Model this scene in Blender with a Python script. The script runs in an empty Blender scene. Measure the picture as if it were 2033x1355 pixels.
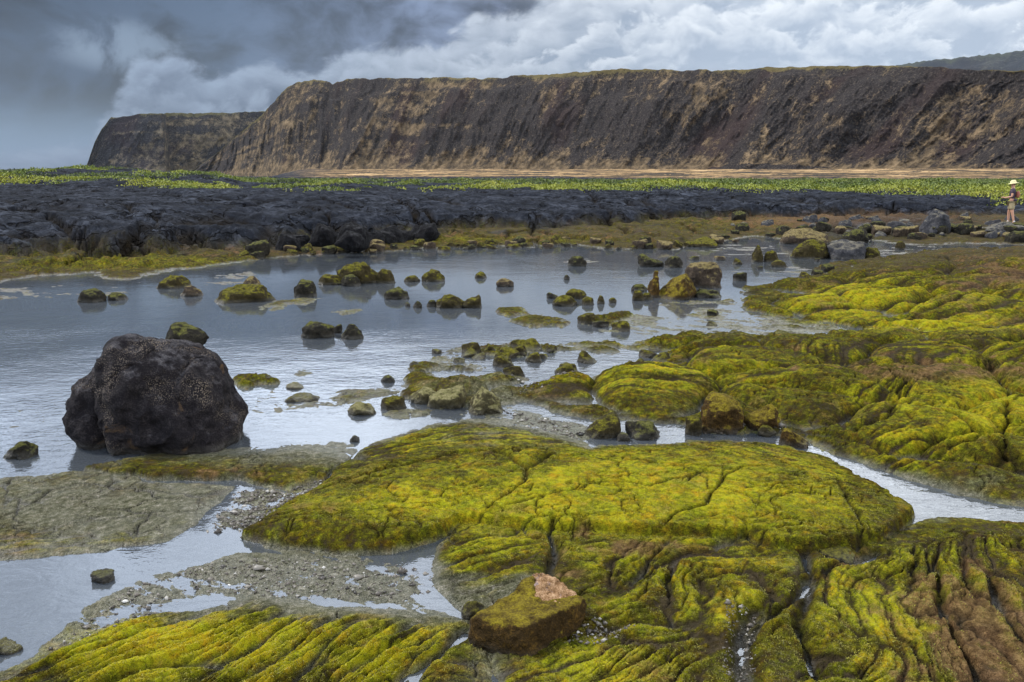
import bpy, bmesh, math, random
import numpy as np
from mathutils import Vector
C = bpy.context.scene.collection
D = bpy.data
R = math.radians
S = bpy.context.scene
S.view_settings.view_transform = 'Standard'; S.view_settings.look = 'None'; S.view_settings.gamma = 1; S.view_settings.use_curve_mapping = False
S.view_settings.exposure = 0.20
S.cycles.max_bounces = 6; S.cycles.transparent_max_bounces = 8
# ------------------------------------------------------------------ camera
CH = 2.4; FPX = 1595.0; CX, CY = 1016.5, 677.5; HOR = 348.0
PITCH = math.atan((CY-HOR)/FPX); cp, sp = math.cos(PITCH), math.sin(PITCH)
cam = D.cameras.new('camera'); cam.lens = 36*FPX/2033; cam.clip_end = 60000; cam.clip_start = .05
co = D.objects.new('camera', cam); C.objects.link(co)
co.location = (0, 0, CH); co.rotation_euler = (math.pi/2-PITCH, 0, 0)
bpy.context.scene.camera = co

def ray(px, py):
    a = (px-CX)/FPX; b = -(py-CY)/FPX
    return a, cp+b*sp, -sp+b*cp
def G(px, py, z=0.):                                   # photograph pixel -> point of the plane at height z
    a, b, c = ray(px, py); t = (z-CH)/c
    return (a*t, b*t)
def azel(px, py):
    a, b, c = ray(px, py); return math.degrees(math.atan2(a, b)), math.degrees(math.atan2(c, math.hypot(a, b)))
def project(x, y, z):                                  # world -> photograph pixel (numpy)
    f = y*cp-(z-CH)*sp; u = y*sp+(z-CH)*cp
    f = np.maximum(f, .3)
    return CX+FPX*x/f, CY-FPX*u/f

# ------------------------------------------------------------------ numpy noise
def _h(ix, iy, s):
    v = (ix.astype(np.int64)*374761393+iy.astype(np.int64)*668265263+s*974634777) & 0xffffffff
    v = ((v ^ (v >> 13))*1274126177) & 0xffffffff
    v = ((v ^ (v >> 15))*2246822519) & 0xffffffff
    return (v ^ (v >> 16)) & 0xffffffff
def pn(x, y, s=0):
    ix = np.floor(x); iy = np.floor(y); fx = x-ix; fy = y-iy
    ux = fx*fx*fx*(fx*(fx*6-15)+10); uy = fy*fy*fy*(fy*(fy*6-15)+10)
    ix = ix.astype(np.int64); iy = iy.astype(np.int64)
    def g(a, b):
        t = _h(ix+a, iy+b, s)*(2*math.pi/4294967296.)
        return np.cos(t)*(fx-a)+np.sin(t)*(fy-b)
    return 1.45*((g(0, 0)*(1-ux)+g(1, 0)*ux)*(1-uy)+(g(0, 1)*(1-ux)+g(1, 1)*ux)*uy)
def fbm(x, y, o=4, s=0, g=.5):
    r = 0; a = 1; n = 0
    for k in range(o):
        r = r+a*pn(x, y, s+k*17); n += a; a *= g; x = x*2.03+3.1; y = y*2.03+1.7
    return r/n
def ridge(x, y, o=3, s=0, g=.5):
    r = 0; a = 1; n = 0
    for k in range(o):
        r = r+a*(1-np.minimum(1, np.abs(pn(x, y, s+k*31))*2.2)); n += a; a *= g; x = x*2.1+5.3; y = y*2.1+2.9
    return r/n
def voro(x, y, s=0):
    ix = np.floor(x); iy = np.floor(y); f1 = np.full(x.shape, 9.); f2 = f1.copy(); cid = np.zeros(x.shape)
    for a in (-1, 0, 1):
        for b in (-1, 0, 1):
            jx = (ix+a).astype(np.int64); jy = (iy+b).astype(np.int64)
            h1 = _h(jx, jy, s)/4294967296.; h2 = _h(jx, jy, s+91)/4294967296.
            d = np.hypot(jx+h1-x, jy+h2-y)
            m = d < f1
            f2 = np.where(m, f1, np.minimum(f2, d)); cid = np.where(m, h1, cid); f1 = np.where(m, d, f1)
    return f1, f2, cid
def ss(a, b, x):
    t = np.clip((x-a)/(b-a), 0, 1); return t*t*(3-2*t)
def wpoly(pts, z=0.):
    return np.array([G(p[0], p[1], p[2] if len(p) > 2 else z) for p in pts])
def sdf(P, X, Y):                                      # signed distance, positive inside
    d = np.full(X.shape, 1e9); ins = np.zeros(X.shape, bool); n = len(P)
    for i in range(n):
        ax, ay = P[i]; bx, by = P[(i+1) % n]; ex, ey = bx-ax, by-ay
        t = np.clip(((X-ax)*ex+(Y-ay)*ey)/(ex*ex+ey*ey+1e-12), 0, 1)
        d = np.minimum(d, (X-ax-t*ex)**2+(Y-ay-t*ey)**2)
        if ay != by:
            c = ((ay > Y) != (by > Y)) & (X < (bx-ax)*(Y-ay)/(by-ay)+ax); ins ^= c
    d = np.sqrt(d); return np.where(ins, d, -d)
def dline(P, X, Y):
    d = np.full(X.shape, 1e9)
    for i in range(len(P)-1):
        ax, ay = P[i]; bx, by = P[i+1]; ex, ey = bx-ax, by-ay
        t = np.clip(((X-ax)*ex+(Y-ay)*ey)/(ex*ex+ey*ey+1e-12), 0, 1)
        d = np.minimum(d, (X-ax-t*ex)**2+(Y-ay-t*ey)**2)
    return np.sqrt(d)

# ------------------------------------------------------------------ node helpers
class NT:
    def __init__(s, t): s.t = t; s.n = t.nodes; s.l = t.links
    def new(s, typ, **k):
        n = s.n.new(typ)
        for a, b in k.items(): setattr(n, a, b)
        return n
    def put(s, sock, v):
        if hasattr(v, 'is_output') or isinstance(v, bpy.types.NodeSocket): s.l.new(v, sock)
        elif v is not None: sock.default_value = v
    def m(s, op, a, b=None, c=None, clamp=False):
        n = s.new('ShaderNodeMath', operation=op); n.use_clamp = clamp
        s.put(n.inputs[0], a)
        if b is not None: s.put(n.inputs[1], b)
        if c is not None: s.put(n.inputs[2], c)
        return n.outputs[0]
    def v(s, op, a, b=None, sc=None):
        n = s.new('ShaderNodeVectorMath', operation=op); s.put(n.inputs[0], a)
        if b is not None: s.put(n.inputs[1], b)
        if sc is not None: s.put(n.inputs[3], sc)
        return n.outputs[0]
    def noise(s, vec, scale, det=4, rough=.55, dist=0., out='Fac'):
        n = s.new('ShaderNodeTexNoise'); s.put(n.inputs['Vector'], vec)
        n.inputs['Scale'].default_value = scale; n.inputs['Detail'].default_value = det
        n.inputs['Roughness'].default_value = rough; n.inputs['Distortion'].default_value = dist
        return n.outputs[out]
    def voro(s, vec, scale, feat='F1', out='Distance'):
        n = s.new('ShaderNodeTexVoronoi', feature=feat); s.put(n.inputs['Vector'], vec)
        n.inputs['Scale'].default_value = scale; return n.outputs[out]
    def mr(s, x, a, b, c=0., d=1., smooth=True):
        n = s.new('ShaderNodeMapRange'); n.interpolation_type = 'SMOOTHSTEP' if smooth else 'LINEAR'
        s.put(n.inputs[0], x); n.inputs[1].default_value = a; n.inputs[2].default_value = b
        n.inputs[3].default_value = c; n.inputs[4].default_value = d; return n.outputs[0]
    def mix(s, f, a, b, mode='MIX'):
        n = s.new('ShaderNodeMix', data_type='RGBA', blend_type=mode); s.put(n.inputs[0], f)
        for k, q in ((6, a), (7, b)):
            if isinstance(q, tuple): q = tuple(q)+((1.,) if len(q) == 3 else ())
            s.put(n.inputs[k], q)
        return n.outputs[2]
    def ramp(s, x, stops, interp='LINEAR'):
        n = s.new('ShaderNodeValToRGB'); n.color_ramp.interpolation = interp; s.put(n.inputs[0], x)
        e = n.color_ramp.elements
        while len(e) < len(stops): e.new(.5)
        for q, (p, c) in zip(e, stops): q.position = p; q.color = tuple(c)+(1.,)
        return n.outputs[0]
    def attr(s, name):
        n = s.new('ShaderNodeAttribute'); n.attribute_name = name; return n.outputs['Fac']
    def bump(s, h, strength=1., dist=.01, nrm=None):
        n = s.new('ShaderNodeBump'); n.inputs['Strength'].default_value = strength
        n.inputs['Distance'].default_value = dist; s.put(n.inputs['Height'], h)
        if nrm is not None: s.put(n.inputs['Normal'], nrm)
        return n.outputs[0]
def material(name):
    m = D.materials.new(name); m.use_nodes = True; t = m.node_tree; t.nodes.clear()
    k = NT(t); out = k.new('ShaderNodeOutputMaterial')
    b = k.new('ShaderNodeBsdfPrincipled'); k.l.new(b.outputs[0], out.inputs[0])
    return m, k, b, out
def simple(name, col, rough=.7, var=.25, scale=30., bump=.3, bd=.005):
    m, k, b, o = material(name); tc = k.new('ShaderNodeTexCoord').outputs['Object']
    n = k.noise(tc, scale, 4)
    k.put(b.inputs['Base Color'], k.mix(n, tuple(c*(1-var) for c in col), tuple(min(1, c*(1+var)) for c in col)))
    b.inputs['Roughness'].default_value = rough
    k.put(b.inputs['Normal'], k.bump(n, bump, bd)); return m

def tag(o, label=None, cat=None, group=None, kind=None):
    if label: o['label'] = label
    if cat: o['category'] = cat
    if group: o['group'] = group
    if kind: o['kind'] = kind
    return o
def obj(name, me, mat=None, parent=None):
    o = D.objects.new(name, me); C.objects.link(o)
    if mat: me.materials.append(mat)
    if parent: o.parent = parent
    return o
def grid_mesh(name, X, Y, Z, attrs={}, mat=None):
    nr, nc = X.shape; me = D.meshes.new(name)
    co_ = np.stack([X, Y, Z], -1).reshape(-1, 3).astype(np.float32)
    i = np.arange(nr*nc).reshape(nr, nc)
    q = np.stack([i[:-1, :-1], i[:-1, 1:], i[1:, 1:], i[1:, :-1]], -1).reshape(-1, 4).astype(np.int32)
    me.vertices.add(len(co_)); me.vertices.foreach_set('co', co_.ravel())
    me.loops.add(q.size); me.loops.foreach_set('vertex_index', q.ravel())
    me.polygons.add(len(q)); me.polygons.foreach_set('loop_start', np.arange(0, q.size, 4, dtype=np.int32))
    me.update(calc_edges=True)
    me.polygons.foreach_set('use_smooth', np.ones(len(q), bool))
    for a, v in attrs.items():
        at = me.attributes.new(a, 'FLOAT', 'POINT'); at.data.foreach_set('value', v.ravel().astype(np.float32))
    return obj(name, me, mat)

# ------------------------------------------------------------------ terrain
# height list: polygons drawn over the photograph and laid down on the ground
SLABS = [
 # name, pts, H1(wall), w1, H2(dome), w2, base
 ('shore', [(-900,620),(-300,590),(0,562),(55,550),(170,545),(260,556),(340,540),(420,530),(520,514),(600,506),(700,503),(850,494),(1000,490),(1130,486),(1200,494),(1330,496),(1400,486),(1440,476),(1500,470),(1560,474),(1640,480),(1740,478),(1800,484),(1900,486),(2033,484),(2700,480),(3600,349.2),(-1600,349.2)], .05, .5, .28, 5.5, -.01),
 ('mid_upper', [(1470,606),(1478,575),(1560,552),(1640,528),(1700,522),(1760,515),(1860,502),(2033,492),(2700,480),(2700,655),(2033,655),(1750,655),(1640,642),(1560,642),(1480,616)], .07, .25, .2, 3., -.01),
 ('mid_land', [(805,792),(790,752),(845,722),(895,695),(1000,688),(1080,682),(1200,698),(1290,674),(1400,664),(1560,674),(1750,660),(2600,640),(2900,1150),(2033,1008),(1900,986),(1800,955),(1720,926),(1640,900),(1600,880),(1570,868),(1500,862),(1400,862),(1340,845),(1200,835),(1130,828),(1040,800),(960,806),(880,815)], .05, .12, .15, 1.3, -.012),
 ('dome', [(478,1067),(560,1092),(690,1106),(790,1096),(862,1076),(905,1050),(1100,1068),(1480,1080),(1530,1105),(1600,1112),(1680,1104),(1745,1088),(1790,1062),(1815,1030),(1770,990),(1700,948),(1640,914),(1560,886),(1430,874),(1300,882),(1175,892),(1140,868),(1050,845),(950,834),(850,842),(765,868),(705,905),(650,955),(560,1005)], .085, .03, .09, 1.0, -.005),
 ('ropy_right', [(905,1040),(872,1085),(856,1130),(868,1175),(905,1205),(940,1240),(975,1300),(985,1360),(990,1700),(2900,1700),(2700,1110),(2033,1042),(1900,1030),(1815,1038),(1740,1080),(1640,1098),(1480,1070),(1100,1050)], .035, .06, .045, .7, -.005),
 ('ropy_left', [(-700,1560),(-200,1420),(0,1330),(130,1275),(265,1218),(400,1210),(510,1180),(640,1205),(780,1212),(880,1214),(940,1232),(985,1290),(1000,1700),(-900,1700)], .03, .08, .035, .6, -.01),
 ('slab_left_back', [(172,932),(260,908),(350,896),(490,880),(600,872),(700,868),(745,872),(712,896),(660,942),(615,972),(560,975),(470,956),(330,955),(220,948)], .06, .025, .02, .8, -.008),
 ('slab_left', [(-700,1010),(-300,962),(0,946),(170,934),(300,958),(460,966),(440,1000),(390,1045),(330,1078),(180,1100),(0,1115),(-400,1140),(-900,1190)], .022, .05, .012, .6, -.002),
 ('island', [(1160,648),(1180,632),(1220,622),(1270,622),(1325,634),(1300,648),(1230,656)], .05, .12, .07, .5, -.01),
 ('island', [(985,620),(1025,611),(1060,615),(1050,626),(1000,630)], .03, .15, .03, .4, -.01),
 ('island', [(1000,640),(1040,630),(1100,628),(1140,636),(1120,648),(1050,652)], .03, .15, .03, .4, -.012),
 ('island', [(1260,668),(1320,655),(1400,656),(1380,668)], .03, .15, .03, .4, -.01),
 ('island', [(460,757),(490,744),(525,748),(565,762),(540,769),(480,770)], .03, .1, .06, .25, -.01),
 ('island', [(560,742),(590,733),(635,735),(600,746)], .015, .1, .015, .3, -.01),
 ('island', [(640,790),(700,775),(770,772),(800,780),(760,792),(680,800)], .018, .1, .02, .3, -.012),
 ('island', [(750,824),(800,812),(870,815),(860,823),(770,834)], .018, .1, .02, .2, -.01),
 ('island', [(560,802),(630,797),(700,800),(640,812),(570,810)], .012, .1, .01, .2, -.008),
 ('island', [(0,828),(60,820),(130,830),(100,846),(20,842)], .012, .1, .01, .3, -.008),
 ('island', [(500,612),(560,598),(640,592),(600,606),(540,616)], .02, .1, .03, .5, -.01),
 ('island', [(655,620),(690,612),(720,617),(690,626)], .02, .1, .02, .4, -.01),
 ('island', [(90,580),(180,566),(300,560),(380,566),(260,574),(150,584)], .02, .3, .02, .8, -.012),
 ('island', [(1100,520),(1160,514),(1180,520),(1130,526)], .02, .3, .02, .8, -.012),
 ('island', [(1190,552),(1260,540),(1300,548),(1260,560),(1200,560)], .02, .3, .02, .8, -.012),
 ('island', [(1430,632),(1500,618),(1580,632),(1640,648),(1560,658),(1480,650)], .025, .12, .02, .5, -.01),
 ('island', [(1560,505),(1640,497),(1660,512),(1600,520)], .03, .3, .06, .8, -.01),
]
SHALLOW = [   # polygons where the rock lies right at the water line: pts, mean z, amplitude, stretch
 ([(40,1290),(150,1190),(260,1140),(400,1105),(480,1080),(560,1088),(862,1100),(866,1190),(890,1230),(520,1190),(270,1225),(60,1320)], .006, .017),
 ([(430,1005),(470,965),(560,968),(650,950),(640,975),(500,1062),(400,1075),(375,1060)], -.001, .018),
 ([(1000,800),(1130,828),(1200,845),(1180,885),(1050,850),(900,835),(820,838)], .006, .010),
 ([(1290,606),(1450,590),(1480,612),(1640,645),(1745,660),(1560,672),(1400,660),(1290,672),(1180,655)], -.008, .035),
 ([(860,700),(1000,684),(1300,680),(1330,730),(1150,760),(1040,790),(950,770),(830,770)], .028, .045),
 ([(470,800),(520,775),(640,785),(620,815),(480,830)], -.006, .012),
 ([(1440,480),(1640,495),(1640,560),(1480,575),(1400,560),(1180,560),(1200,545)], -.035, .035),
 ([(1660,500),(1860,485),(1900,500),(1700,525)], -.02, .03),
 ([(0,810),(140,790),(140,850),(0,855)], -.014, .012),
 ([(-100,575),(330,560),(520,530),(520,560),(350,580),(-100,600)], -.022, .04),
]
BANK = [(-900,540),(-300,530),(0,512),(150,503),(280,506),(400,496),(540,492),(600,480),(700,478),(800,470),(870,462),(1050,458),(1200,452),(1330,440),(1450,438),(1600,434),(1750,430),(1900,434),(2033,430),(2700,420),(3600,349.2),(-1600,349.2)]
CRACKS = [ # pts, z, width, depth
 ([(640,965),(690,948),(760,935),(830,920),(900,903),(960,897)], .12, .02, .035),
 ([(985,895),(1020,915),(1048,935),(1075,912),(1095,900)], .12, .035, .05),
 ([(1048,935),(1040,962),(1000,985),(970,1010)], .12, .015, .03),
 ([(1090,1130),(1105,1085),(1092,1045),(1100,1030)], .1, .03, .05),
 ([(1320,1028),(1345,1015),(1400,998),(1425,970),(1440,945),(1480,925),(1510,925)], .15, .012, .03),
 ([(1655,945),(1672,985),(1700,1020),(1715,1045),(1700,1065)], .14, .015, .03),
 ([(1400,935),(1372,945),(1365,958)], .15, .012, .025),
 ([(1480,970),(1530,968),(1580,975)], .15, .01, .02),
 ([(1590,940),(1640,965),(1680,985)], .14, .01, .02),
 ([(1180,960),(1230,955),(1290,965),(1350,950)], .15, .01, .02),
 ([(1000,1000),(1060,985),(1150,975),(1180,960)], .14, .01, .02),
 ([(2033,775),(2000,805),(1985,830),(1992,860),(1985,890)], .2, .04, .07),
 ([(1950,700),(1985,735),(2010,760),(2033,775)], .2, .04, .06),
 ([(-100,1070),(0,1030),(60,1000),(110,972),(170,962),(270,970),(400,985)], .03, .012, .02),
 ([(170,955),(240,925),(300,912)], .03, .012, .02),
 ([(250,948),(280,930),(420,925)], .04, .01, .015),
 ([(1600,1105),(1612,1150),(1602,1200),(1582,1255),(1600,1300),(1615,1370)], .03, .03, .06),
 ([(1500,1225),(1478,1260),(1470,1300),(1480,1370)], .02, .05, .07),
 ([(1600,1150),(1570,1200),(1530,1235)], .05, .04, .06),
 ([(1660,1110),(1700,1118),(1740,1100)], .03, .04, .06),
 ([(1860,1120),(1870,1200),(1900,1270),(1960,1355)], .08, .025, .06),
 ([(1960,1130),(1985,1200),(2033,1270)], .08, .03, .06),
 ([(920,1260),(880,1300),(830,1340),(800,1400)], .01, .03, .06),
 ([(1750,735),(1790,760),(1800,790),(1760,830),(1700,845)], .17, .03, .05),
 ([(1840,800),(1900,830),(1960,870),(2033,900)], .2, .04, .08),
 ([(1610,850),(1700,870),(1780,900),(1860,900),(1930,890)], .1, .03, .05),
 ([(1000,755),(1200,752),(1400,758),(1560,760)], .15, .02, .04),
 ([(0,452),(100,466),(190,488),(250,490),(320,470),(420,478)], .5, .22, .32),
 ([(100,440),(180,425),(300,415),(420,430),(480,432),(560,425),(680,445),(740,470)], .75, .16, .25),
 ([(190,490),(160,502)], .4, .2, .3),
 ([(0,430),(60,420),(200,395),(400,400),(600,410),(700,425)], .9, .14, .2),
 ([(240,440),(290,455),(300,478)], .6, .12, .2),
 ([(780,425),(860,440),(960,450),(1060,442),(1150,448)], .6, .16, .25),
 ([(1150,402),(1190,425),(1240,442),(1330,448)], .6, .16, .25),
 ([(870,395),(960,402),(1050,400),(1150,402),(1300,415),(1400,430)], .8, .14, .22),
 ([(1060,445),(1066,470)], .4, .1, .15), ([(700,465),(730,480)], .3, .14, .2),
 ([(1400,400),(1500,410),(1600,402),(1700,415),(1800,405)], .8, .14, .22),
 ([(500,395),(640,398),(760,405),(860,440)], .85, .12, .2),
]
# rope bundles: mask polygon, z, kind, a, b, spacing, height
ROPES = [
 ([(-600,1560),(0,1335),(265,1218),(510,1180),(640,1215),(840,1235),(890,1300),(800,1700),(-900,1700)], .04, 'dir', (0,1345), (300,1190), .13, .09),
 ([(600,1400),(640,1300),(740,1235),(900,1245),(880,1700),(560,1700)], .04, 'dir', (640,1380), (860,1225), .07, .035),
 ([(1090,1090),(1180,1065),(1480,1060),(1560,1100),(1600,1120),(1600,1250),(1500,1300),(1300,1330),(1160,1250),(1180,1160)], .07, 'rad', (1760,960), None, .10, .075),
 ([(868,1100),(900,1060),(1090,1060),(1080,1120),(960,1210),(880,1160)], .06, 'dir', (880,1165), (1090,1085), .11, .04),
 ([(1580,1110),(1740,1090),(1900,1060),(2500,1080),(2700,1700),(1560,1700)], .07, 'rad', (1905,960), None, .095, .075),
 ([(960,1330),(1180,1270),(1420,1310),(1450,1700),(960,1700)], .03, 'dir', (1050,1380), (1300,1280), .08, .04),
 ([(-300,1062),(0,1062),(200,1060),(330,1064),(300,1085),(0,1108),(-400,1130)], .02, 'dir', (0,1098), (330,1066), .09, .035),
 ([(1540,678),(1750,668),(2500,660),(2500,730),(2033,745),(1900,735),(1700,750),(1560,720)], .17, 'arc', (2080,735), None, .26, .075),
 ([(1640,830),(1680,770),(1760,742),(1830,760),(1810,830),(1700,850)], .17, 'rad', (1840,735), None, .16, .07),
 ([(1400,876),(1560,880),(1760,985),(1700,985),(1560,925),(1380,900)], .1, 'dir', (1400,890), (1740,965), .07, .02),
 ([(900,700),(1300,690),(1560,680),(1560,710),(1300,745),(1000,740)], .1, 'dir', (950,720), (1300,690), .22, .06),
 ([(1000,740),(1600,712),(1650,760),(1300,790),(1050,785)], .14, 'dir', (1100,765), (1600,745), .3, .035),
 ([(1700,860),(1800,850),(1960,880),(1860,930),(1740,920)], .12, 'dir', (1740,905), (1880,880), .12, .05),
 ([(700,880),(850,840),(1050,850),(1150,890),(900,900),(720,930)], .05, 'dir', (750,890), (1000,858), .12, .02),
 ([(1500,600),(1640,540),(2033,510),(2500,500),(2500,650),(1760,650)], .25, 'dir', (1560,620), (2000,590), .55, .1),
]

def build_terrain():
    rows = [-6., -3., 0., 1.2, 2.0]; d = 2.6
    while d < 9000:
        rows.append(d); d += min(d*d/(CH*920.), .0040*d) if d < 75 else (.0075*d if d < 350 else .03*d)
    V = np.array(rows)
    u = np.concatenate([np.linspace(-2.4, -.70, 46)[:-1], np.linspace(-.70, .70, 1120), np.linspace(.70, 2.4, 46)[1:]])
    Y = np.repeat(V[:, None], len(u), 1); X = u[None, :]*(np.maximum(Y, 0)+1.5+np.maximum(-Y, 0))
    shape = X.shape; X = X.ravel(); Y = Y.ravel()
    dist = np.hypot(X, Y)
    w1 = ss(9, 25, dist)
    w0 = ss(5, 12, dist)
    WX = X+(.06+.34*w0)*fbm(X*1.9, Y*1.9, 5, 5, .62)+.8*w1*fbm(X*.5, Y*.5, 5, 6, .6)
    WY = Y+(.07+.48*w0)*fbm(X*1.9, Y*1.7, 5, 7, .62)+1.6*w1*fbm(X*.5, Y*.4, 5, 8, .6)
    big = fbm(X*.7, Y*.7, 4, 11); med = fbm(X*3, Y*3, 4, 12); fine = fbm(X*16, Y*16, 3, 13)
    near = dist < 60
    h = -.14+.03*big-.1*ss(6, 14, Y)*ss(1, -2, X-.1*Y)
    masks = {}
    land = np.full(X.shape, -9.)
    for nm, pts, H1, w1_, H2, w2, base in SLABS:
        P = wpoly(pts); lo = P.min(0)-.6; hi = P.max(0)+.6
        if nm == 'shore': m = Y > 10
        else: m = (WX > lo[0]) & (WX < hi[0]) & (WY > lo[1]) & (WY < hi[1])
        s = sdf(P, WX[m], WY[m])
        t1 = np.clip(s/w1_, 0, 1); t2 = np.clip(s/w2, 0, 1)
        hh = base+H1*(1-(1-t1)**2)+H2*(1-(1-t2)**2)
        if nm == 'dome': hh = hh-np.clip((Y[m]-5.6)*.05, -.05, .07)
        if nm == 'slab_left_back': hh = hh-np.clip((Y[m]-6.2)*.09, -.02, .06)
        hh = np.where(s < 0, base+s*(.9 if nm not in ('island', 'shore') else .12), hh)
        hh = hh+.012*med[m]*(s > -.2)
        h[m] = np.maximum(h[m], hh)
        k = masks.setdefault(nm, np.full(X.shape, -9.)); k[m] = np.maximum(k[m], s); land[m] = np.maximum(land[m], s)
    for pts, mean, amp in SHALLOW:
        P = wpoly(pts); lo = P.min(0)-.6; hi = P.max(0)+.6
        m = (X > lo[0]) & (X < hi[0]) & (Y > lo[1]) & (Y < hi[1])
        s = sdf(P, WX[m], WY[m]); sc = 16.8/max(4., float(np.hypot(*P.mean(0))))
        xr, yr = X[m]*.85-Y[m]*.5, X[m]*.5+Y[m]*.85
        n = .95*fbm(xr*sc*1.1, yr*sc*2.4, 5, 21, .7)+.55*fbm(X[m]*.9*sc*.3, Y[m]*1.4*sc*.3, 3, 22)
        far = ss(-.12, .15, s)
        tgt = mean+amp*n*2.4
        blend = np.where(h[m] > tgt, far*.85, far)
        h[m] = h[m]*(1-blend)+tgt*blend
    # hummocks
    ml = masks['mid_land']; mu = masks['mid_upper']
    qx = X+.45*fbm(X*.6, Y*.6, 3, 301)+.02*med; qy = Y+.45*fbm(X*.6, Y*.6, 3, 302)+.02*med
    f1, f2, _ = voro(qx*.72, qy*.95, 3)
    plc = np.exp(-((f2-f1)/.045)**2)
    pil = 1-np.exp(-(f2-f1)*6.5)
    h += np.where(ml > 0, (pil-.8)*.20*ss(0, .5, ml), 0)
    f1, f2, _ = voro(qx*.42+.2*big, qy*.40, 4)
    plc2 = np.exp(-((f2-f1)/.045)**2)
    pil2 = 1-np.exp(-(f2-f1)*7.0)
    h += np.where(mu > 0, (pil2-.78)*.30*ss(0, 1., mu), 0)
    h += np.where((ml > 0), .10*big*ss(0, 1, ml), 0)
    lm = np.maximum(ml, mu)
    lz = ridge(WX*.55+.4*med, WY*1.5, 4, 33, .6)
    h += np.where(lm > 0, (lz-.6)*.055*ss(0, .5, lm)*ss(6, 10, dist), 0)
    sh = masks['shore']
    f1, f2, cs = voro(WX*.55, WY*.45, 14)
    h += np.where(sh > 0, ((1-np.exp(-(f2-f1)*4))-.7)*.14*ss(0, 2, sh)+.06*fbm(X*1.5, Y*1.5, 4, 41)*ss(0, 1, sh), 0)
    # bank of black lava
    P = wpoly(BANK, .2); m = Y > 14
    sb = np.full(X.shape, -99.); sb[m] = sdf(P, WX[m]+1.2*fbm(X[m]*.16, Y[m]*.16, 3, 55), WY[m]+1.4*fbm(X[m]*.2, Y[m]*.2, 3, 56))
    f1, f2, cb = voro(X*.12+.35*fbm(X*.12, Y*.12, 3, 61), Y*.17+.35*fbm(X*.12, Y*.12, 3, 62), 60)
    pb = 1-np.exp(-(f2-f1)*9.)
    pbc = np.exp(-((f2-f1)/.05)**2)*(sb > 0)
    t1 = np.clip(sb/1.3, 0, 1); t2 = np.clip(sb/11, 0, 1)
    prof = .40*(1-(1-t1)**2)+.72*(1-(1-t2)**2)
    right = ss(8, 30, X)
    prof = prof*(1-.25*right)
    hb = prof+(pb-.8)*.24*ss(0, 1.5, sb)+(cb-.5)*.20*pb*ss(0, 2.5, sb)+.05*fbm(X*.35, Y*.35, 4, 63)*ss(0, 2, sb)+.022*(ridge(X*.9+2*fbm(X*.3, Y*.3, 2, 3), Y*1.6, 3, 64)-.5)*ss(0, 1, sb)
    h = np.where(sb > 0, np.maximum(h, .15)+hb, h)
    # far plain
    ang = X/np.maximum(Y, 1.)
    lf = ss(-.30, -.42, ang)*ss(48, 75, Y)
    h += lf*1.25*ss(-.9, .2, fbm(X*.06, Y*.05, 3, 70))
    h += ss(60, 130, Y)*.35*fbm(X*.05, Y*.05, 4, 71)+ss(150, 1300, dist)*9*(1-ss(-.25, -.32, ang))
    h += ss(45, 60, Y)*.30*ss(-.2, .5, fbm(X*.14, Y*.10, 3, 72))
    h -= ss(300, 700, Y)*ss(-.24, -.36, ang)*12
    h += ss(200, 600, Y)*(1-ss(-.25, -.32, ang))*1.2*fbm(X*.02, Y*.01, 4, 73)
    # rope folds
    crest = np.zeros(X.shape); rm = np.zeros(X.shape); gapm = np.zeros(X.shape)
    for pts, z, kind, a, b, spc, amp in ROPES:
        P = wpoly(pts, z); lo = P.min(0)-.3; hi = P.max(0)+.3
        m = np.where((X > lo[0]) & (X < hi[0]) & (Y > lo[1]) & (Y < hi[1]) & (land > -.05))[0]
        x, y = X[m], Y[m]; s = sdf(P, x, y); fe = .12 if spc < .2 else .5
        k = ss(-.3*fe, fe, s+fe*.5*med[m])
        A = np.array(G(a[0], a[1], z))
        if kind == 'dir':
            B = np.array(G(b[0], b[1], z)); dd = (B-A)/np.hypot(*(B-A))
            ph = (x-A[0])*dd[1]-(y-A[1])*dd[0]; ps = (x-A[0])*dd[0]+(y-A[1])*dd[1]
        else:
            r = np.hypot(x-A[0], y-A[1]); th = np.arctan2(y-A[1], x-A[0])
            r0 = 1.3 if spc < .2 else 2.2
            ph, ps = (th*r0, r) if kind == 'rad' else (r, th*r0)
        wv = spc*1.1
        ph = ph+2.4*wv*fbm(x/(spc*15), y/(spc*15), 2, 81)+.5*wv*fbm(x/(spc*5), y/(spc*5), 2, 87)+.25*spc*fbm(x/(spc*1.5), y/(spc*1.5), 2, 82)
        n = pn(ph/spc*.80, ps/(spc*8), 83); n2 = pn(ph/spc*2.1+9, ps/(spc*7), 84); n3 = pn(ph/spc*4.4+3, ps/(spc*6), 86)
        v1 = np.minimum(1, np.abs(n)*3.0)**.62; v2 = np.minimum(1, np.abs(n2)*2.6)**.7; v3 = np.minimum(1, np.abs(n3)*2.4)
        rr = .60*v1+.28*v2+.12*v3
        gap = np.maximum(np.exp(-(n/.07)**2), .55*np.exp(-(n2/.09)**2))
        gapm[m] = np.maximum(gapm[m], k*gap)
        mod = .35+1.1*ss(-.4, .5, fbm(x/(spc*6), y/(spc*6), 2, 85))
        h[m] += k*(rr-.72)*amp*1.15*mod
        crest[m] = np.maximum(crest[m]*(1-k), k*rr); rm[m] = np.maximum(rm[m], k)
    # cracks
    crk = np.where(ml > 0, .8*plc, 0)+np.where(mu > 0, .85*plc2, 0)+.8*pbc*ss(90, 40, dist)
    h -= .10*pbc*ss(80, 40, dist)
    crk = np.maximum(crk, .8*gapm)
    wx2 = X+.5*(WX-X)*1.6; wy2 = Y+.5*(WY-Y)*1.6
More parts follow.
